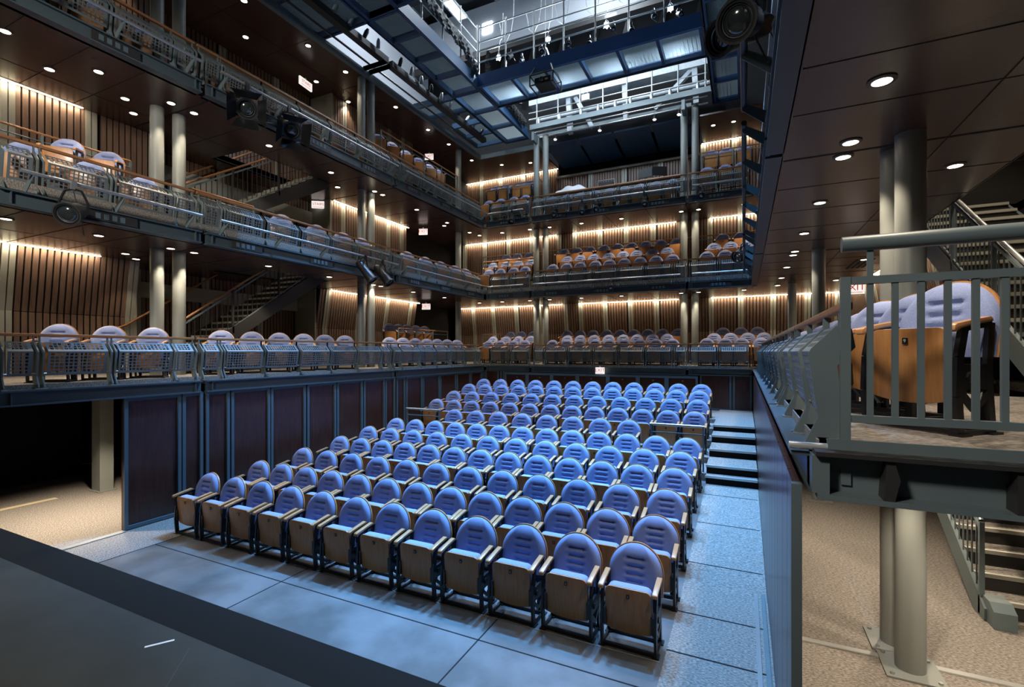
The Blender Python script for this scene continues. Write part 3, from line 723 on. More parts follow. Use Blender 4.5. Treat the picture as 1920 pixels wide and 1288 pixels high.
def cushion_mesh(nu=30, nz=40):
    mb = MB(); zs = zlev(nz, .822); V = []
    for z in zs:
        w = max(arch_w(z, .002), .0)
        for i in range(nu + 1):
            u = 2 * i / nu - 1; u = math.copysign(1 - (1 - abs(u)) ** 1.35, u)
            x = w * u
            # distance to the rim
            zz = (.822 - z) / .10
            e = min(1., (1 - abs(u)) * max(w, .02) / .075); f = min(1., max(0, zz))
            m = min(e, f) if f < 1 else e
            h = .062 * math.sqrt(max(0., 1 - (1 - m) ** 2))
            for q, zr in enumerate((.705, .635, .568, .505)):
                wd = (.080, .072, .072, .072)[q]
                g = math.exp(-((z - zr + .10 * x * x * (1 if q == 0 else 0)) / .011) ** 2)
                s_ = 1 / (1 + math.exp((abs(x) - wd) / .008))
                h -= (.020 if q else .026) * g * s_ * (1 if abs(u) < .97 else 0)
                if q < 4: h -= .018 * math.exp(-(((abs(x) - .068) ** 2 + (z - zr) ** 2) / .014 ** 2))
            V.append((x, back_y(x, z) - max(h, .0), z))
    F = [(j * (nu + 1) + i, j * (nu + 1) + i + 1, (j + 1) * (nu + 1) + i + 1, (j + 1) * (nu + 1) + i) for j in range(nz) for i in range(nu)]
    mb.add(V, F); me = mb.mesh('back_cushion', fabric, True, weld=.0004); return me
def seat_pts(w=.205, zb=.175, zt=.555, r=.055, sag=.028, n=8):
    P = []
    for i in range(n + 1):
        x = -w + 2 * w * i / n; P.append((x, zb - sag * (1 - (x / w) ** 2)))
    for i in range(n + 1):
        a = PI / 2 * i / n; P.append((w - r + r * math.cos(a), zt - r + r * math.sin(a)))
    for i in range(n + 1):
        a = PI / 2 + PI / 2 * i / n; P.append((-w + r + r * math.cos(a), zt - r + r * math.sin(a)))
    return P
def shear(mb, k=.08, z0=.36):
    mb.v = [(x, y - (z - z0) * k, z) for x, y, z in mb.v]; return mb
def seat_mesh(): return shear(MB().prism(seat_pts(), 1, -.372, -.354)).mesh('seat_pan', seat_wood, True, bevel=.004)
def pad_mesh():
    mb = MB(); mb.prism(seat_pts(.196, .215, .558, .06, .02), 1, -.355, -.25); shear(mb)
    return mb.mesh('seat_cushion', fabric, True, bevel=.022)
def arm_mesh():
    P = [(-.43, .535), (-.425, .562), (-.405, .572), (-.29, .592), (-.16, .612), (-.14, .60), (-.14, .585), (-.27, .568), (-.38, .545), (-.41, .528)]
    mb = MB().prism([(y, z) for y, z in P], 0, -.024, .024); return mb.mesh('armrest', arm_wood, True, bevel=.008)
def frame_mesh():
    mb = MB()
    def loop(pts, w=.034):
        for a, b in zip(pts, pts[1:]): mb.bar((0, a[0], a[1]), (0, b[0], b[1]), .022, w, (0, 1, .001) if abs(b[1] - a[1]) > abs(b[0] - a[0]) else (0, 0, 1))
    loop([(-.36, .02), (-.375, .20), (-.365, .40), (-.325, .565)], .05)
    loop([(-.12, .02), (-.14, .20), (-.15, .36), (-.13, .58)], .045)
    loop([(-.385, .012), (-.10, .012)], .026)
    loop([(-.345, .545), (-.13, .575)], .03)
    mb.bar((0, -.365, .30), (0, -.145, .30), .02, .13)
    loop([(-.36, .23), (-.25, .13), (-.14, .23)], .03)
    mb.box((-.03, -.39, 0), (.03, -.31, .012)); mb.box((-.03, -.16, 0), (.03, -.08, .012))
    return mb.mesh('side_frame', black)
def rails_mesh():
    mb = MB()
    mb.box((-.235, -.375, .006), (.235, -.345, .032)); mb.box((-.235, -.14, .006), (.235, -.11, .032)); mb.box((-.2, -.13, .39), (.2, -.105, .43)); mb.box((-.2, -.10, .02), (-.16, -.07, .45)); mb.box((.16, -.10, .02), (.2, -.07, .45))
    return mb.mesh('base_rail', black)
def hinge_mesh():
    mb = MB(); mb.box((-.016, -.385, .20), (.016, -.29, .345)); mb.lathe([(.0, 0), (.028, 0), (.028, .03), (0, .03)], (.016, -.30, .30), (1, 0, 0), 12); return mb.mesh('hinge_bracket', black)
CH = dict(shell=shell_mesh(), cush=cushion_mesh(), seat=seat_mesh(), pad=pad_mesh(), arm=arm_mesh(), frame=frame_mesh(), rails=rails_mesh(), hinge=hinge_mesh())
PLM = MB().cbox((0, -.392, .487), (.026, .004, .034)).mesh('number_plate', plate_m)
DIG = {}
def digit(n):
    if n not in DIG:
        me = text_mesh(str(n), .026, 'seat_number', white_ink); me.transform(Matrix.Translation((0, -.3945, .487))); DIG[n] = me
    return DIG[n]
def make_chair(label, group, number=None, full=True):
    t = thing('theatre_chair', label, 'chair', group=group)
    link('backrest', CH['shell'], t)
    c = link('back_cushion', CH['cush'], t)
    link('seat_pan', CH['seat'], t); link('seat_cushion', CH['pad'], t)
    for s in (-1, 1):
        o = link('armrest', CH['arm'], t); o.location.x = s * .236
        o = link('side_frame', CH['frame'], t); o.location.x = s * .236
        if full:
            o = link('hinge_bracket', CH['hinge'], t); o.location.x = s * .212
            if s < 0: o.rotation_euler.z = 0; o.scale.x = 1
    link('base_rail', CH['rails'], t)
    if full:
        p = link('number_plate', PLM, t); p['label'] = 'small black seat number plate'
        if number is not None: link('seat_number', digit(number), p)
    return t
chair0 = make_chair('x', 'x', None, True); reg(chair0)
chair1 = make_chair('x', 'x', None, False); reg(chair1)
used = set()
def place(proto, x, y, z, rz, label, group, number=None, sx=1.):
    if proto.name not in used:
        used.add(proto.name); r = proto; r.location = (x, y, z); r.rotation_euler = (0, 0, rz); r['label'] = label; r['group'] = group
    else: r = dup(proto, (x, y, z), rz, label, group)
    r.scale = (sx, 1, 1)
    if number is not None:
        for c in r.children:
            if c.name.startswith('number_plate'): link('seat_number', digit(number), c)
    return r
ROWS = [(12, -7.2, 4.6, -.92, 4.67, 0), (13, -7.25, 5.47, -.88, 5.54, 0), (12, -7.26, 6.36, -.89, 6.45, .055), (13, -7.30, 7.3, -.91, 7.40, .12), (12, -7.36, 8.18, -.92, 8.29, .19), (13, -7.28, 9.0, -.92, 9.20, .27),
        (8, -6.32, 9.99, -2.12, 9.99, .42), (13, -7.48, 10.93, -.95, 11.02, .54), (12, -7.33, 11.55, -.95, 11.83, .72), (13, -7.28, 12.3, -.98, 12.59, .87), (12, -7.29, 13.2, -.99, 13.45, .97)]
RN2 = ['front row nearest the stage'] + [ORD[i] + ' row from the stage' for i in range(1, 10)] + ['last row before the rear doors']
for r, (n, x0, y0, x1, y1, z) in enumerate(ROWS):
    for i in range(n):
        f = i / (n - 1); e = n - 1 - i
        near = 'at the aisle end' if e == 0 else 'at the panelled wall end' if i == 0 else ORD[e] + ' in from the aisle end'
        lab = 'tufted blue-violet theatre chair, %s, %s' % (RN2[r], near)
        place(chair0, x0 + (x1 - x0) * f, y0 + (y1 - y0) * f, z, random.uniform(-.015, .015), lab, 'tufted chairs on the main floor', e + 1 if r < 4 else None)

# gallery chairs
def gal(x, y, z, rz, lab, grp, sx=1.): return place(chair1, x, y, z, rz, lab, grp, None, sx)
A45 = math.radians(48)
def series(items, z, rz, noun, where, grp, fr):
    n = len(items)
    for i, (x, y) in enumerate(items):
        gal(x, y, z - (.12 if 4.7 < z < 4.9 and y < 5 else .06 if 4.7 < z < 4.9 else 0), rz, '%s %s, %s %s' % (noun, where, ORD[i], fr), grp, .92)
fr = 'from the stage end'
series([(-8.92, y) for y in (3.49, 4.1, 4.72, 5.88, 6.51, 7.14, 7.77, 8.38, 9.02, 10.7, 11.28, 11.86, 12.45, 13.02, 13.6, 14.2)], ZF[0], A45, 'lavender chair', 'in the lowest side gallery', 'lowest side gallery chairs', fr)
series([(-8.95, y) for y in (3.1, 3.85, 4.58, 7.21, 8.14, 8.95, 9.6, 11.48, 12.38, 13.22, 14.06, 14.8)], ZF[1], A45, 'lavender chair', 'in the middle side gallery', 'middle side gallery chairs', fr)
series([(-8.95, y) for y in (3.3, 3.95, 4.6, 6.0, 6.6, 7.3, 8.0, 8.7, 9.4)], ZF[2], A45, 'lavender chair behind mesh', 'in the top side gallery', 'top side gallery chairs', fr)
series([(-9.8, y) for y in (3.94, 4.49)], ZF[1] + .42, A45, 'shadowed chair behind a rail', 'in the middle side gallery', 'chairs behind the middle gallery rail', fr)
def stools(items, z, rz, where, grp, fr2=fr):
    for i, (x, y) in enumerate(items):
        gal(x, y, z, rz, 'raised orange wood chair, %s, %s %s' % (where, ORD[i], fr2), grp, .85)
stools([(-10.2, y) for y in (12.2, 12.65, 13.1, 13.6, 14.1)], ZF[0] + .5, A45, 'lowest side gallery near the corner', 'raised chairs of the lowest side gallery')
stools([(-9.6, y) for y in (11.0, 11.6, 12.25, 12.9, 13.5, 14.0)], ZF[2] + 1.0, A45, 'top side gallery', 'raised chairs of the top side gallery')
F1 = [-8.4, -7.92, -7.4, -6.95, -5.92, -5.41, -4.94, -4.42, -3.95, -3.47, -2.97, -2.48, -1.99, -1.0, -.5, -.06, .44]
M1 = [-8.6, -8.05, -7.53, -7.04, -5.63, -5.15, -4.66, -4.15, -3.66, -3.2, -2.7, -2.24, -.84, -.37, .1, .54]
B1 = [-8.2, -7.74, -7.25, -5.87, -5.38, -4.9, -4.4, -3.92, -3.45, -2.97, -2.48, -1.99, -.61, -.09, .38]
ro = 'from the corner'
for k in range(2):
    for xs, y, dz, nm in ((F1, 15.7, 0, 'front row'), (M1, 16.4, .17 if k == 0 else .38, 'middle row'), (B1, 17.1 if k == 0 else 16.75, .37 if k == 0 else .72, 'back row')):
        if k == 1 and nm != 'front row': xs = [x for x in xs if x < .2]
        for i, x in enumerate(xs):
            if nm == 'middle row' and k == 0: rz = 0
            gal(x, y - .1, ZF[k] + dz, 0, 'chair in the %s of the %s rear gallery, %s %s' % (nm, FLN[k], ORD[i], ro), '%s, %s rear gallery' % (nm, FLN[k]), .90)
for xs, y, dz, nm in ((F1[:-1], 15.7, 0, 'front row'), ([-8.6, -8.12, -7.54, -7.17, -.92, -.5, .0], 16.6, 1.04, 'raised back row')):
    for i, x in enumerate(xs):
        gal(x, y - .1, ZF[2] + dz + (.2 if nm == 'front row' and (x < -6.4 or x > -1.2) else 0), 0, 'chair in the %s of the top rear gallery, %s %s' % (nm, ORD[i], ro), '%s, top rear gallery' % nm, .90)
for i, (x, y) in enumerate(((1.09, 3.60), (1.09, 4.18), (1.0, 4.68), (1.10, 5.95), (1.10, 6.6), (1.10, 7.25), (1.1, 7.9), (1.1, 8.6), (1.1, 11.0), (1.1, 11.7), (1.1, 12.4), (1.1, 13.1))):
    place(chair0, x, y, ZF[0], -math.radians(48), 'violet chair with orange wood seat in the aisle wall gallery, %s from the guard' % ORD[i], 'chairs of the gallery beside the aisle wall', 9 - i if i < 5 else None)
# ------------------------------------------------------------------ lamps
def lamp(name, kind, loc, energy, color=(1, 1, 1), size=.1, rot=(0, 0, 0), spot=None, blend=.5, sy=None, parent=None):
    d = bpy.data.lights.new(name, kind); d.energy = energy; d.color = color
    if kind == 'AREA':
        d.size = size
        if sy: d.shape = 'RECTANGLE'; d.size_y = sy
    else: d.shadow_soft_size = size
    if kind == 'SPOT': d.spot_size = math.radians(spot); d.spot_blend = blend
    o = bpy.data.objects.new(name, d); COL.objects.link(o); o.location = loc; o.rotation_euler = rot
    if parent: o.parent = parent
    return o
def aim(o, target):
    o.rotation_euler = (Vector(target) - Vector(o.location)).to_track_quat('-Z', 'Y').to_euler(); return o
WARM = (1, .83, .63)
DLM = MB().lathe([(0, 0), (.058, 0), (.058, .004), (0, .004)], (0, 0, -.012), (0, 0, 1), 20).mesh('lamp_disc', lamp_glow)
DLR = MB().lathe([(.058, -.012), (.060, -.014), (.085, -.008), (.085, .0), (.058, .0)], (0, 0, 0), (0, 0, 1), 20).mesh('trim_ring', trimring)
DL_E = 62
def downlight(x, y, z, lab, grp, e=1., spot=84, bl=.45):
    t = thing('recessed_downlight', lab, 'ceiling light', (x, y, z), group=grp)
    link('lamp_disc', DLM, t); link('trim_ring', DLR, t)
    lamp('downlight_beam', 'SPOT', (x, y, z - .03), DL_E * e, WARM, .045, spot=spot, blend=bl)
sd = 'from the stage end'
for i, y in enumerate((2.96, 4.01, 5.06, 5.46, 6.99, 8.65, 10.2, 10.5, 11.95, 13.65)):
    downlight(-9.06, y, ZB[1], 'round downlight under the middle side gallery, %s %s' % (ORD[i], sd), 'downlights under the middle side gallery', 1.25 if i < 5 else 1)
for i, (x, y) in enumerate(((-10.3, 4.97), (-10.7, 5.34))):
    downlight(x, y, ZB[1], 'downlight by the stair wall under the middle side gallery, %s %s' % (ORD[i], sd), 'stair wall downlights, middle side gallery', .35)
for i, y in enumerate((2.93, 3.98, 5.03, 5.38, 6.91, 8.6, 10.08, 10.45, 11.91, 13.57, 15.07)):
    downlight(.83, y, ZB[1], 'round downlight in the brown soffit over the nearest chairs gallery, %s %s' % (ORD[i], sd), 'downlights over the nearest chairs gallery', 1.1 if i < 5 else .8)
for i, (x, y) in enumerate(((1.85, 6.1), (2.13, 11.56), (2.1, 14.6))):
    downlight(x, y, ZB[1], 'downlight deeper in the brown soffit over the nearest chairs gallery, %s %s' % (ORD[i], sd), 'inner downlights over the nearest chairs gallery', .8)
for i, y in enumerate((2.93, 3.98, 5.03, 5.42, 6.96, 8.65, 10.18, 10.5, 12.05, 13.72, 15.2)):
    downlight(-9.0, y, ZB[2], 'round downlight under the top side gallery, %s %s' % (ORD[i], sd), 'downlights under the top side gallery', 1)
for i, (x, y) in enumerate(((-9.6, 3.62), (-9.55, 4.6), (-10.0, 4.95), (-9.65, 9.5), (-9.3, 14.0))):
    downlight(x, y, ZB[2], 'small downlight set back under the top side gallery, %s %s' % (ORD[i], sd), 'inner downlights under the top side gallery', .4)
for i, y in enumerate((6.71, 8.36, 9.57, 11.6, 13.25, 14.5, 16.1)):
    downlight(-9.44, y, ZTOP, 'round downlight in the high brown ceiling near its open edge, %s %s' % (ORD[i], sd), 'downlights of the high ceiling', 1)
for i, (x, y) in enumerate(((-10.45, 4.8), (-10.5, 7.5), (-10.5, 9.57), (-10.5, 10.75), (-11.7, 15.6))):
    downlight(x, y, ZTOP, 'downlight in the high brown ceiling away from its edge, %s %s' % (ORD[i], sd), 'inner downlights of the high ceiling', .7)
bx = (-8.9, -7.95, -6.85, -6.1, -4.95, -3.6, -1.75, -1.25, .0)
for k in (1, 2):
    for i, x in enumerate(bx):
        downlight(x, 15.75, ZB[k], 'round downlight under the %s rear gallery, %s from the corner' % (FLN[k], ORD[i]), 'downlights under the %s rear gallery' % FLN[k], .9)
for i, (x, y) in enumerate(((-8.6, 17.0), (-7.5, 17.3), (-.9, 17), (-.3, 17))):
    downlight(x, y, ZTOP, 'downlight in the high ceiling over the top rear gallery, %s from the corner' % ORD[i], 'high ceiling downlights, rear', .7)
for i, (x, y) in enumerate(((2.5, 5.2), (3.0, 6.6), (2.9, 8.0))):
    downlight(x, y, ZB[2], 'added fill downlight high over the stairs behind the nearest chairs, %s %s' % (ORD[i], sd), 'added fill downlights over the lobby stairs', 2.2, 110)  # extra downlights added to brighten the dark stair flight
# lamps over the lobbies and the side entrance, mounted under the lowest gallery
for i, (x, y) in enumerate(((-9.3, 3.3), (-9.6, 4.4))):
    downlight(x, y, ZB[0], 'downlight inside the dark side entrance, %s %s' % (ORD[i], sd), 'downlights of the side entrance', 3.4, 112)
for i, (x, y) in enumerate(((1.0, 4.3), (1.6, 6.6), (2.4, 4.6), (.9, 8.5), (2.6, 8.2))):
    downlight(x, y, ZB[0], 'downlight under the nearest chairs gallery, %s %s' % (ORD[i], sd), 'downlights under the nearest chairs gallery', 1.6, 120)

# ------------------------------------------------------------------ exit signs
def sign(loc, rz, txt, lab, w=.30, h=.165):
    t = thing('exit_sign', lab, 'exit sign', loc, rz)
    MB().cbox((0, 0, 0), (w, .04, h)).build('sign_box', exit_face, t)
    me = text_mesh(txt, h * .78 if len(txt) == 4 else h * .5, 'sign_letters', exit_red)
    o = link('sign_letters', me, t); o.location = (0, -.023, .012); o.scale = (1.0, 1, 1)
    MB().cbox((0, -.0215, -h * .36), (w * .8, .004, .008)).build('sign_bar', exit_red, t)
    MB().cbox((0, 0, h / 2 + .025), (.04, .02, .05)).build('bracket', white_paint, t)
    return t
sign((-4.03, 14.72, 2.05), 0, 'EXIT', 'lit white sign with red EXIT letters above the rear doors', .28, .2)
sign((-4.68, 15.9, 1.87), 0, 'EXIT', 'small dim EXIT sign half hidden over the rear doors', .28, .16)
sign((-10.2, 14.2, 4.24), .35, 'EXIT', 'lit EXIT sign in the corner lobby of the lowest gallery', .30, .2)
sign((-10.0, 13.75, 6.78), .35, 'EXIT', 'lit EXIT sign in the corner lobby of the middle gallery', .30, .2)
sign((-10.0, 14.1, 9.5), .35, 'EXIT', 'lit EXIT sign in the corner lobby of the top gallery', .30, .2)
sign((-10.2, 8.95, 9.55), .0 + 1.7, 'STAIRS', 'lit white sign with red STAIRS letters under the high brown ceiling', .44, .2)
sign((-11.0, 10.1, 6.85), .62, 'STAIRS', 'lit stairs sign half hidden under the dark upper stair flight', .36, .2)
sign((1.77, 10.4, 3.77), -.1, 'EXIT', 'lit EXIT sign in the lobby behind the nearest chairs gallery', .30, .2)

# slot grilles in the soffit
for i, (x0, y0, x1) in enumerate(((1.74, 3.3, 2.6), (2.0, 11.6, 2.4))):
    t = thing('slot_diffuser', 'black slotted air grille in the brown soffit, ' + ('nearer the stage' if i == 0 else 'farther along the gallery'), 'vent')
    for j in range(4): MB().box((x0 + j * .09, y0, ZB[1] - .006), (x0 + j * .09 + .05, y0 + 1.1, ZB[1])).build('slot', dark, t)

# ------------------------------------------------------------------ stage lights on the pipes
def fixture(loc, d, lab, size=1., style='par', up=.28, lit=False):
    """loc: clamp point on the pipe; body hangs below and points along d"""
    t = thing('stage_light', lab, 'stage light', loc)
    d = Vector(d).normalized(); c = Vector((0, 0, -up * size)); r = .095 * size
    L = (.26 if style == 'par' else .46) * size
    prof = [(0, -L * .5), (r * .6, -L * .5), (r * .85, -L * .35), (r * .9, L * .1), (r, L * .15), (r * 1.05, L * .5), (r * .9, L * .5), (r * .88, L * .38), (0, L * .38)]
    MB().lathe(prof, c, d, 20).build('housing', black, t, True)
    MB().lathe([(0, 0), (r * .87, 0), (r * .8, r * .12), (r * .55, r * .28), (r * .3, r * .36), (0, r * .38)], c + d * L * .385, d, 20).build('lens', cold_glow if lit else glass, t, True)
    MB().lathe([(r * 1.05, L * .46), (r * 1.18, L * .46), (r * 1.18, L * .52), (r * 1.05, L * .52)], c, d, 20).build('gel_frame', dark_steel, t)
    x = d.cross(Vector((0, 0, 1))).normalized() * r * 1.15
    MB().tube([c + x, c + x * 1.05 + Vector((0, 0, r)), Vector((0, 0, -.07 * size)) + x * .6, Vector((0, 0, -.05 * size)), Vector((0, 0, -.07 * size)) - x * .6, c - x * 1.05 + Vector((0, 0, r)), c - x], .011 * size, 6).build('yoke', black, t)
    MB().box((-.025, -.03, -.06 * size), (.025, .03, .03)).build('clamp', galv if style == 'par' else black, t)
    if style == 'barn':
        y = x.normalized().cross(d)
        xs = x.normalized()
        f = c + d * L * .52; q = MB()
        for a, b in ((xs, y), (-xs, y), (y, xs), (-y, xs)):
            p0 = f + a * r * 1.1; p1 = p0 + d * r * 1.6 + a * r * .8
            q.add([p0 + b * r, p0 - b * r, p1 - b * r * 1.5, p1 + b * r * 1.5, p0 + b * r + a * .004, p0 - b * r + a * .004, p1 - b * r * 1.5 + a * .004, p1 + b * r * 1.5 + a * .004], [(0, 1, 2, 3), (7, 6, 5, 4), (0, 4, 5, 1), (2, 6, 7, 3), (1, 5, 6, 2), (0, 3, 7, 4)])
        q.build('barn_door', black, t)
    cab = [Vector((0, 0, -.1)), c - d * L * .5 + Vector((0, 0, -.05)), c - d * L * .6 + Vector((.05, 0, -.18 * size)), c - d * L * .4 + Vector((.1, .02, -.25 * size))]
    MB().tube(cab, .006, 5).build('cable', cable_m, t)
    if size > 1: MB().lathe([(r * .80, L * .44), (r * .84, L * .46), (r * .88, L * .44), (r * .86, L * .42)], c, d, 24).build('lens_ring', galv, t, True)
    return t
P2 = ZB[1] + .40; P3 = ZB[2] + .40
fixture((-7.97, 3.25, P2), (.6, -.6, -.35), 'black par lamp hanging from the pipe of the middle side gallery, nearest the stage', 1.35)
fixture((-7.97, 5.72, P3), (.75, -.55, -.5), 'black lamp with barn doors under the top side gallery pipe, nearer the stage', 1.6, 'barn', .24)
fixture((-7.97, 6.6, P3), (.75, -.45, -.5), 'black lamp with barn doors under the top side gallery pipe, second from the stage', 1.6, 'barn', .24)
fixture((-7.97, 8.7, P2), (.5, .2, -.7), 'small black spotlight on the middle side gallery pipe, left of a close pair', 1.2, 'ers')
fixture((-7.97, 9.3, P2), (.6, .1, -.7), 'small black spotlight on the middle side gallery pipe, right of a close pair', 1.2, 'ers')
for i, x in enumerate((-7.05, -5.55, -4.6, -4.15, -2.68, -1.1)):
    fixture((x, YB - .22, P3), (.2, -.7, -.6), 'small stage light on the top rear gallery pipe, %s from the corner' % ORD[i], .95, 'par' if i % 2 else 'ers')
fixture((-3.68, YB - .22, P2), (.1, -.8, -.5), 'lone small stage light on the middle rear gallery pipe', .8)
fixture((0.0, 14.3, P2 + .75), (-.6, -.6, -.3), 'black stage light cluster lamp at the far end of the ladder-like pipe, upper', 1.3, 'ers')
fixture((0.0, 13.6, P2 + .55), (-.7, -.5, -.1), 'black stage light cluster lamp at the far end of the ladder-like pipe, lower', 1.3, 'par')
fixture((.0, 3.3, P2 + .10), (-.30, -.85, -.42), 'large round-lensed black stage light high up near the brown soffit edge', 1.08, 'par', .26)
fixture((.0, 4.6, P2 + .9), (-.6, -.6, -.4), 'black stage light beyond the large round-lensed one', 1.3, 'ers')

# ------------------------------------------------------------------ catwalks
ZC = 10.4
def deck(x0, x1, y0, y1, z, nx, ny, lab, side_beams='xy', edge=.30):
    t = thing('catwalk', lab, 'catwalk')
    gx = (x1 - x0) / nx; gy = (y1 - y0) / ny
    b = MB()
    for i in range(nx + 1): b.box((x0 + i * gx - .04, y0, z), (x0 + i * gx + .04, y1, z + .2))
    for j in range(ny + 1): b.box((x0, y0 + j * gy - .04, z + .01), (x1, y0 + j * gy + .04, z + .19))
    b.build('frame', blue_steel, t)
    for i in range(nx):
        for j in range(ny):
            g = MB(); a, c = x0 + i * gx + .05, x0 + (i + 1) * gx - .05; d, e = y0 + j * gy + .05, y0 + (j + 1) * gy - .05
            n = int((c - a) / .032)
            if c - a > e - d:
                for q in range(n): xx = a + (c - a) * q / n; g.box((xx, d, z + .13), (xx + .007, e, z + .16))
                for q in range(int((e - d) / .1)): yy = d + .1 * q; g.box((a, yy, z + .145), (c, yy + .006, z + .158))
            else:
                n = int((e - d) / .032)
                for q in range(n): yy = d + (e - d) * q / n; g.box((a, yy, z + .13), (c, yy + .007, z + .16))
                for q in range(int((c - a) / .1)): xx = a + .1 * q; g.box((xx, d, z + .145), (xx + .006, e, z + .158))
            g.build('grating', grate_m, t)
    return t
def fascia(t, p, q, h=.32, z=ZC, m=None):
    MB().bar((p[0], p[1], z + h / 2), (q[0], q[1], z + h / 2), .05, h).build('edge_beam', m or blue_steel, t)
def railing(t, p, q, z, h=1.05, step=.85):
    p = Vector((p[0], p[1], z)); q = Vector((q[0], q[1], z)); n = max(1, int((q - p).length / step))
    for i in range(n + 1):
        a = p + (q - p) * i / n; MB().tube([a, a + Vector((0, 0, h + .5))], .024, 8).build('post', galv, t, True)
    for f in (.45, .75, 1.0, 1.4):
        MB().tube([p + Vector((0, 0, h * f)), q + Vector((0, 0, h * f))], .02, 8).build('pipe_rail', galv, t, True)
t = deck(-8.0, -7.1, 8.8, 12.5, ZC, 1, 4, 'blue steel catwalk with grating bays running over the side front'); fascia(t, (-7.07, 4), (-7.07, 16)); fascia(t, (-8.03, 4), (-8.03, 16), .26); railing(t, (-7.1, 8.8), (-7.1, 12.4), ZC + .3)
t = deck(-9.6, -7.1, 7.5, 8.8, ZC + .02, 3, 1, 'blue steel cross catwalk joining the side ceiling edge, nearer the stage'); fascia(t, (-9.6, 8.82), (-7.1, 8.82), .26)
t = deck(-7.05, -.9, 7.3, 8.7, ZC, 5, 1, 'blue steel cross catwalk over the front rows, nearest the stage'); fascia(t, (-7.1, 8.72), (-.8, 8.72))
t = deck(-7.0, -.95, 12.45, 13.65, ZC + .02, 6, 1, 'blue steel cross catwalk with bright blue edge beam and work lamps'); fascia(t, (-7.1, 12.38), (-.86, 12.38), .36, m=bright_blue); railing(t, (-7.05, 12.45), (-.9, 12.45), ZC + .3); fascia(t, (-7.1, 13.7), (-.86, 13.7), .2, m=dark_steel)
t = deck(-8.0, -7.1, 12.6, 16.2, ZC, 1, 3, 'blue steel catwalk continuing to the rear corner')
t = deck(-9.6, -8.05, 12.7, 13.5, ZC + .02, 2, 1, 'blue steel link catwalk joining the side ceiling edge, near the corner')
t = deck(-9.2, -8.05, 14.4, 16.1, ZC + .02, 1, 2, 'blue steel link catwalk close to the rear corner')
t = deck(-.82, -.12, 5.5, 16.4, ZC, 1, 9, 'blue steel catwalk with grating bays running above the aisle wall'); fascia(t, (-.86, 5), (-.86, 16.4), .34, m=dark_steel); fascia(t, (-.08, 4), (-.08, 16.4), .3, m=dark_steel)
t = thing('front_truss', 'grey channel truss with pipes at the front of the top rear gallery', 'truss')
MB().box((-6.75, 15.5, 10.38), (-.86, 15.62, 10.55)).build('channel', steel, t)
MB().box((-6.9, 16.2, 10.34), (-1.5, 16.3, 10.5)).build('channel', steel, t)
for yy, zz, r in ((15.85, 10.42, .02), (16.05, 10.3, .028), (15.55, 10.75, .03), (15.55, 10.98, .018)):
    MB().tube([(-6.8, yy, zz), (-1.0, yy, zz)], r, 8).build('pipe', galv, t, True)
for i in range(8):
    x = -6.5 + i * .78; MB().tube([(x, 15.55, 10.5), (x, 15.55, 11.5)], .024, 8).build('upright', galv, t, True)
for x0, y0, x1, y1 in ((-6.68, 15.5, -6.6, 16.6), (-1.72, 15.5, -1.62, 16.6)):
    MB().box((x0, y0, 10.0), (x1, y1, 10.3)).build('end_bracket', steel, t)
for i, x in enumerate((-6.0, -4.4, -2.6, -1.85)):
    fixture((x, 16.05, 10.3), (0, -.3, -1), 'small lit spotlight under the rear truss, %s from the corner' % ORD[i], .6, 'par', .2, lit=True)
for i in range(9):
    x = -6.3 + i * .62 + random.uniform(-.15, .15)
    MB().lathe([(0, 0), (.05, 0), (.06, .1), (.04, .2), (0, .22)], (x, 15.57, 10.56), (0, 0, 1), 10).build('pipe_clamp', galv, t, True)
# lighting battens along the side, and the sloping booth underside
for i, (x, lab) in enumerate(((-8.62, 'thick dark lighting batten slung along the side ceiling edge'), (-9.02, 'thin dark lighting batten next to the side ceiling edge'))):
    t = thing('lighting_batten', lab, 'batten')
    z = 10.32
    if i == 0:
        for a, b in ((4.5, 10.2), (10.35, 15.6)):
            MB().box((x - .09, a, z), (x + .09, b, z + .16)).build('trunking', dark_steel, t)
            n = int((b - a) / .5)
            for j in range(n):
                yy = a + .2 + j * .5; MB().lathe([(0, 0), (.05, 0), (.055, .14), (.03, .22), (0, .22)], (x + .16, yy, z + .1), (.3, random.uniform(-.4, .4), .8), 10).build('small_lamp', galv if j % 3 else black, t, True)
    else: MB().tube([(x, 4.5, z), (x, 15.6, z)], .028, 8).build('pipe', dark_steel, t, True)
    for yy in (9.85, 10.05): MB().box((-9.1, yy, 10.1), (-8.4, yy + .06, 10.2)).build('hanger', steel, t)
t = thing('booth_soffit', 'dark sloping soffit panels above the control booth', 'soffit', kind='thing')
for i in range(4):
    x0 = -6.5 + i * 1.25
    q = MB(); q.add([(x0, 16.4, 10.1), (x0 + 1.15, 16.4, 10.1), (x0 + 1.15, 18.2, 9.9), (x0, 18.2, 9.9), (x0, 16.4, 10.16), (x0 + 1.15, 16.4, 10.16), (x0 + 1.15, 18.2, 9.96), (x0, 18.2, 9.96)], [(3, 2, 1, 0), (4, 5, 6, 7), (0, 1, 5, 4), (1, 2, 6, 5), (2, 3, 7, 6), (3, 0, 4, 7)])
    q.build('panel', blue_steel, t)
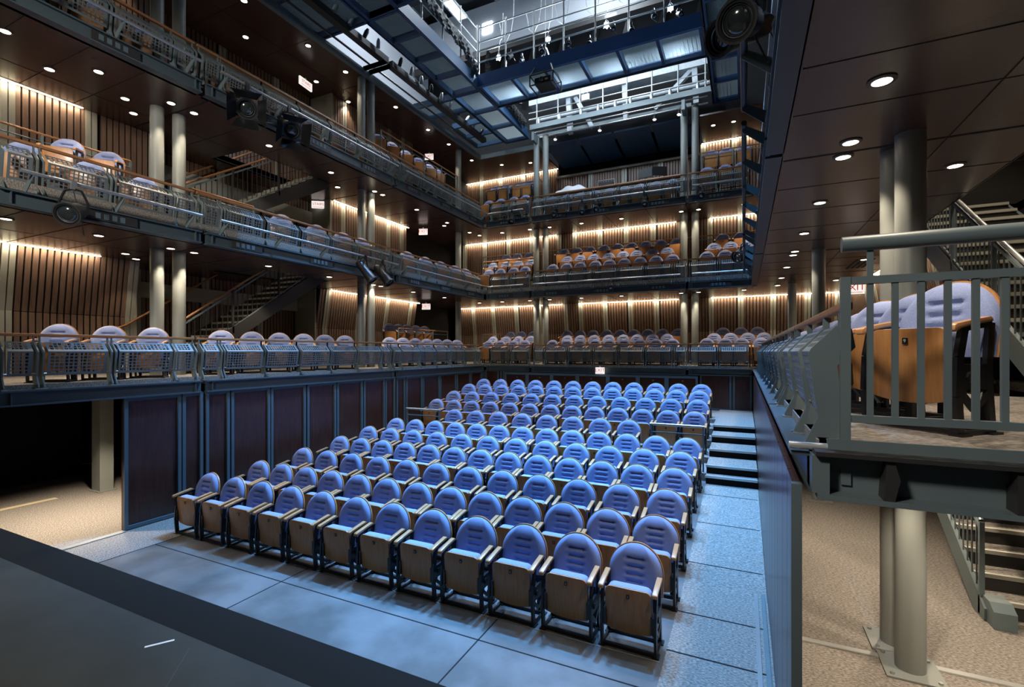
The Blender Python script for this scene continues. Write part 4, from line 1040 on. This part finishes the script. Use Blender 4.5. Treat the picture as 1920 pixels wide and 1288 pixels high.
# work lamps on the catwalk
for i, (x, z) in enumerate(((-6.68, 11.52), (-5.08, 11.61), (-3.38, 11.54), (-1.71, 11.49))):
    t = thing('work_lamp', 'glaring caged work lamp hanging over the blue catwalk, %s from the corner' % ORD[i], 'work lamp', (x, 13, z), group='work lamps over the blue catwalk')
    MB().lathe([(0, -.07), (.045, -.05), (.06, 0), (.045, .05), (.025, .07), (0, .08)], (0, 0, 0), (0, 0, 1), 14).build('bulb', bulb_glow, t, True)
    c = MB()
    for a in range(4): c.tube([(.0 + .07 * math.cos(a * PI / 2), .07 * math.sin(a * PI / 2), -.07), (.07 * math.cos(a * PI / 2), .07 * math.sin(a * PI / 2), .06), (0, 0, .16)], .004, 5)
    c.build('cage', galv, t); MB().tube([(0, 0, .07), (0, 0, .18)], .02, 8).build('socket', black, t)
    MB().tube([(0, 0, .18), (.05, 0, .5), (.12, 0, .55), (.15, 0, 1.3)], .008, 6).build('cord', white_cable, t)
    lamp('work_lamp_glow', 'POINT', (x, 12.9, z - .12), 110, (.70, .84, 1), .07)
# hanging projector
t = thing('projector', 'black projector in a pipe cradle hanging under the blue catwalk', 'projector', (-5.0, 12.6, 10.12))
MB().cbox((0, 0, 0), (.48, .5, .18)).build('body', black, t, bevel=.02)
MB().lathe([(0, 0), (.06, 0), (.07, .06), (.05, .08), (0, .06)], (.0, -.25, 0), (0, -1, -.1), 16).build('lens', glass, t, True)
MB().cbox((.12, -.252, .0), (.09, .004, .05)).build('badge', yellow_m, t)
cr = MB()
for z in (-.14, .14):
    cr.tube([(-.34, -.33, z), (.34, -.33, z), (.34, .33, z), (-.34, .33, z), (-.34, -.33, z)], .02, 8)
for a in (-.34, .34):
    for b in (-.33, .33): cr.tube([(a, b, -.14), (a, b, .14)], .02, 8)
cr.build('cradle', dark_steel, t)
for a, b in ((-.34, -.33), (.34, -.33), (.34, .33), (-.34, .33)): MB().tube([(a, b, .14), (0.02, 0, 1.0)], .018, 6).build('strap', galv, t)
MB().tube([(0, 0, 1.0), (0, 0, 3.2)], .012, 6).build('chain', galv, t)
t = thing('junction_box', 'white junction box hanging on two rods in the dark opening', 'box', (-4.7, 15.4, 11.0))
MB().cbox((0, 0, 0), (.26, .09, .2)).build('casing', white_paint, t, bevel=.012)
for a in (-.08, .06): MB().tube([(a, 0, .1), (a, 0, .75)], .008, 6).build('rod', white_paint, t)
# black drape swagged along the catwalk edge
def drape_obj(pts, lab, w=.2, seed=1):
    rnd = random.Random(seed); t = MB(); n = 60
    P = [Vector(p) for p in pts]; L = []
    for i in range(n + 1):
        f = i / n * (len(P) - 1); k = min(int(f), len(P) - 2); L.append(P[k].lerp(P[k + 1], f - k))
    m = 16; V = []
    for i, p in enumerate(L):
        for j in range(m):
            a = 2 * PI * j / m; r = w * (.75 + .45 * math.sin(i * 1.3 + j * 2.1) * math.sin(i * .57 + j) + .25 * rnd.random())
            V.append((p.x + r * math.cos(a) * .6, p.y, p.z + r * math.sin(a)) if abs(P[0].y - P[-1].y) > abs(P[0].x - P[-1].x) else (p.x, p.y + r * math.cos(a) * .6, p.z + r * math.sin(a)))
    t.add(V, [(i * m + j, i * m + (j + 1) % m, (i + 1) * m + (j + 1) % m, (i + 1) * m + j) for i in range(n) for j in range(m)] + [tuple(range(m))[::-1], tuple(n * m + j for j in range(m))])
    return tag(t.build('gathered_drape', drape, None, True), lab, 'drape')
drape_obj([(-7.0, 8.9, 11.5), (-7.0, 10.2, 11.25), (-6.98, 11.5, 11.1), (-6.98, 12.2, 10.75)], 'crumpled black drape gathered along the side catwalk rail', .15, 3)
drape_obj([(-6.95, 13.7, 10.9), (-6.95, 14.6, 10.75), (-6.9, 15.4, 10.6)], 'crumpled black drape gathered behind the blue cross catwalk', .14, 5)
drape_obj([(-6.75, 12.45, 11.3), (-6.75, 12.46, 10.75)], 'pale and black cloth bundle tied to the catwalk corner post', .13, 8)
# loose gear on the blue catwalk
for i in range(9):
    x = -6.2 + i * .6 + random.uniform(-.15, .15)
    fixture((x, 12.5, 11.05 + random.uniform(-.05, .25)), (random.uniform(-.4, .4), -.6, -.5), 'small stage light clamped on the blue catwalk rail, %s from the corner' % ORD[i], .62, 'par' if i % 2 else 'ers')
for i in range(7):
    x = -6.4 + i * .85; t = thing('cable_swag', 'pale cable looped over the blue catwalk rail, %s from the corner' % ORD[i], 'cable')
    MB().tube([(x, 12.5, 12.2), (x + .1, 12.48, 11.7), (x + .25, 12.46, 11.55), (x + .38, 12.48, 11.8), (x + .45, 12.5, 12.25)], .010, 6).build('loop', white_cable, t)
    MB().tube([(x + .45, 12.5, 12.25), (x + .5, 12.5, 14.0)], .012, 6).build('drop', white_cable, t)
# ducts, upper walls and roof
t = thing('wrapped_duct', 'pale wrapped duct with diagonal braces in the dark opening behind the catwalk', 'duct')
MB().box((-7.0, 16.0, 11.5), (-.9, 16.5, 11.95)).build('duct', duct_m, t)
MB().bar((-5.3, 16.2, 11.5), (-4.7, 16.2, 10.35), .16, .14).build('brace', duct_m, t); MB().bar((-5.55, 16.2, 11.5), (-5.5, 16.2, 10.3), .2, .16).build('brace', duct_m, t)
MB().bar((-1.5, 16.2, 11.5), (-2.6, 16.2, 10.5), .16, .12).build('brace', duct_m, t); MB().bar((-1.4, 16.2, 11.5), (-1.35, 16.2, 10.4), .22, .16).build('brace', duct_m, t); MB().bar((-3.6, 16.2, 11.5), (-3.55, 16.2, 10.35), .2, .14).build('brace', duct_m, t)
MB().tube([(-6.6, 15.9, 10.85), (-.9, 15.9, 10.85)], .06, 12).build('pipe', duct_m, t, True)
struct(MB().box((-14, 17.2, 10.25), (6.5, 17.3, 16.6)).build('wall_upper_back', dark))
struct(MB().box((-12, 16.0, 14.0), (1.4, 16.3, 15.7)).build('wall_upper_back', upper_m))
struct(MB().box((-12, 15.9, 13.75), (1.4, 16.3, 14.0)).build('trim_upper_back', dark_steel))
for i in range(8): struct(MB().bar((-9 + i * 1.2, 17.0, 12.2), (-8.4 + i * 1.2, 17.0, 14.2), .12, .2).build('roof_brace', dark_steel))
struct(MB().box((-12.2, 2, 10.06), (-12.1, 17, 16.6)).build('wall_upper_left', upper_m))
struct(MB().box((1.4, -1, 10.06), (1.5, 17.2, 16.6)).build('wall_upper_right', dark))
struct(MB().box((-14, -1, 16.6), (6.5, 18, 16.7)).build('roof_deck', roof_m))
for i, y in enumerate((6, 9, 12, 15)):
    struct(MB().box((-12.1, y, 16.0), (1.4, y + .25, 16.6)).build('roof_beam', dark_steel))
for i, x in enumerate((-8.3, -4.2)):
    struct(MB().box((x, 2, 15.6), (x + .5, 15.9, 16.0)).build('roof_duct', roof_m))
t = thing('flood_lamp', 'bright cold flood lamp high over the side catwalk', 'flood lamp', (-8.66, 13.7, 14.0))
MB().cbox((0, 0, .05), (.34, 1.0, .1)).build('housing', white_paint, t); MB().cbox((0, 0, -.004), (.28, .9, .006)).build('lens', cold_glow, t)
lamp('cold_glow', 'AREA', (-8.66, 13.7, 13.95), 120, (.86, .93, 1), .3, sy=.9)
tag(MB().box((-8.9, 15.97, 14.6), (-8.5, 16.0, 15.0)).build('bright_panel', cold_glow), 'small bright square lamp panel on the pale upper wall', 'lamp panel')
lamp('cold_glow', 'AREA', (-4, 13.4, 15.4), 260, (.80, .90, 1), 1.2, sy=3)  # added area light without a fixture, brightens the pale upper rear wall
lamp('cold_glow', 'AREA', (-10.6, 12, 15.4), 150, (.86, .93, 1), 1, sy=3)  # added area light without a fixture, brightens the upper side wall
lamp('duct_fill', 'AREA', (-4, 15.0, 12.8), 45, (.75, .88, 1), .4, rot=(math.radians(50), 0, 0), sy=4.5)  # added area light without a fixture, brightens the duct front

# control desk items in the top rear gallery
t = thing('mixing_desk', 'long control desk with wood edge in the middle of the top rear gallery', 'desk', (-3.9, 16.6, ZF[2] + .2))
MB().box((-2.4, -.3, .92), (2.1, .35, .97)).build('desktop', dark_steel, t); MB().tube([(-2.4, -.32, .96), (2.1, -.32, .96)], .025, 8).build('wood_edge', rail_wood, t, True)
for x in (-2.35, -1.2, 0, 1.1, 2.05): MB().box((x, -.28, -.2), (x + .05, -.2, .92)).build('leg', steel, t)
sh = MB().grid(lambda u, v: (-6.2 + 1.25 * u, 16.45 + .45 * v, ZF[2] + 1.2 + .28 * math.sin(PI * u) ** .5 * (math.sin(PI * v) ** .5) + .03 * math.sin(17 * u + 5 * v)), 24, 10).build('dust_sheet', cloth_m, None, True)
tag(sh, 'white dust sheet thrown over equipment on the control desk', 'cloth')
for i, (x, r, lab) in enumerate(((-3.0, -.15, 'black tilted monitor on the control desk, farther from the aisle wall'), (-2.55, .5, 'black tilted monitor on the control desk, nearer the aisle wall'))):
    t = thing('monitor', lab, 'monitor', (x, 16.75, ZF[2] + 1.55), r); MB().cbox((0, 0, 0), (.5, .04, .3)).build('screen', black, t); MB().tube([(0, .02, -.1), (0, .05, -.38)], .02, 8).build('stand', black, t)
t = thing('equipment_frame', 'pale tubular frame standing on the control desk', 'frame', (-4.35, 16.7, ZF[2] + 1.17))
MB().tube([(-.3, 0, 0), (-.3, 0, .34), (.3, 0, .34), (.3, 0, 0)], .02, 8).build('tube_frame', galv, t); MB().cbox((0, 0, .14), (.5, .2, .2)).build('unit', black, t)

# ------------------------------------------------------------------ house lights from the catwalks onto the seats
BLUE = (.15, .47, 1.0)
def seatlight(x, y, tx, ty, e, c=BLUE, sp=62, z=ZC - .05, bl=.7):
    o = lamp('house_spot', 'SPOT', (x, y, z), e, c, .16, spot=sp, blend=bl); aim(o, (tx, ty, .4))
    return o
SL = [(-6.1, 8.3, -6.35, 6.0, 3600), (-5.4, 8.2, -5.0, 6.2, 3200), (-3.4, 8.2, -3.0, 6.2, 3200), (-1.6, 8.2, -1.2, 6.2, 3300),
      (-6.2, 12.6, -5.8, 11.0, 3000), (-3.9, 12.6, -3.8, 10.8, 3200), (-1.8, 12.6, -1.6, 10.8, 3200), (-.5, 10.6, -.35, 10.2, 2900), (-.5, 13.2, -.3, 12.6, 1500), (-.5, 6.6, -.3, 5.4, 1700)]
for x, y, tx, ty in ((-5.6, 9.6, -5.2, 7.2), (-2.6, 9.6, -2.2, 7.2), (-4, 13.3, -4, 11.4)): seatlight(x, y, tx, ty, 430, (1, .70, .50), 60)  # warm spots added between the blue ones to warm the armrest tops
for a in SL: seatlight(a[0], a[1], a[2], a[3], a[4] * .95, sp=54)
# cold work light on the floor in front of the first row, added neutral fill spots for the stage and the house
for x in (-6.3, -4, -1.7): aim(lamp('apron_spot', 'SPOT', (x, 4.6, 10.2), 360, (.60, .75, 1), .3, spot=30, blend=.9), (x + .1, 3.5, 0))
for x in (-8.5, -4.5, -1.0): aim(lamp('stage_fill', 'SPOT', (x, -2.2, 9.0), 800, (1, .95, .80), .4, spot=52, blend=.8), (x * .85 - .3, -.6, .7))  # unseen spots added to keep the stage tone neutral
for x, tx, ty, e in ((-4.0, -8.6, 5.5, 1500), (-3.0, 1.3, 3.2, 1000), (-4.5, -4.5, 5.0, 90)): aim(lamp('front_fill', 'SPOT', (x, -2.5, 7.0), e, (1, .93, .84), .5, spot=50 if tx < -8 else 36, blend=.9), (tx, ty, 5.0 if tx < -8 else 2.6 if tx > 0 else .3))  # unseen fill added from the stage side for gallery fronts and seat fronts

w = bpy.data.worlds.new('world'); scn.world = w; w.use_nodes = True
w.node_tree.nodes['Background'].inputs[0].default_value = (.55, .62, .75, 1); w.node_tree.nodes['Background'].inputs[1].default_value = .02

# seat every top-level empty on the base of its own parts
bpy.context.view_layer.update()
for o in list(scn.objects):
    if o.parent is None and o.type == 'EMPTY' and o.location.length < 1e-6 and o.children:
        lo = Vector((1e9,) * 3); hi = Vector((-1e9,) * 3)
        for c in o.children:
            for p in c.bound_box:
                q = c.matrix_local @ Vector(p)
                for i in range(3): lo[i] = min(lo[i], q[i]); hi[i] = max(hi[i], q[i])
        b = Vector(((lo.x + hi.x) / 2, (lo.y + hi.y) / 2, lo.z)); o.location = b
        for c in o.children: c.matrix_local = Matrix.Translation(-b) @ c.matrix_local

vs = scn.view_settings
scn.display_settings.display_device = 'sRGB'
vs.view_transform = 'Standard'; vs.look = 'None'; vs.exposure = 0.55; vs.gamma = 1; vs.use_curve_mapping = False
cy = scn.cycles
cy.max_bounces = 5; cy.diffuse_bounces = 3; cy.glossy_bounces = 3; cy.transmission_bounces = 2; cy.sample_clamp_indirect = 4; cy.caustics_reflective = False; cy.caustics_refractive = False
try: cy.use_light_tree = True; cy.use_denoising = True
except Exception: pass
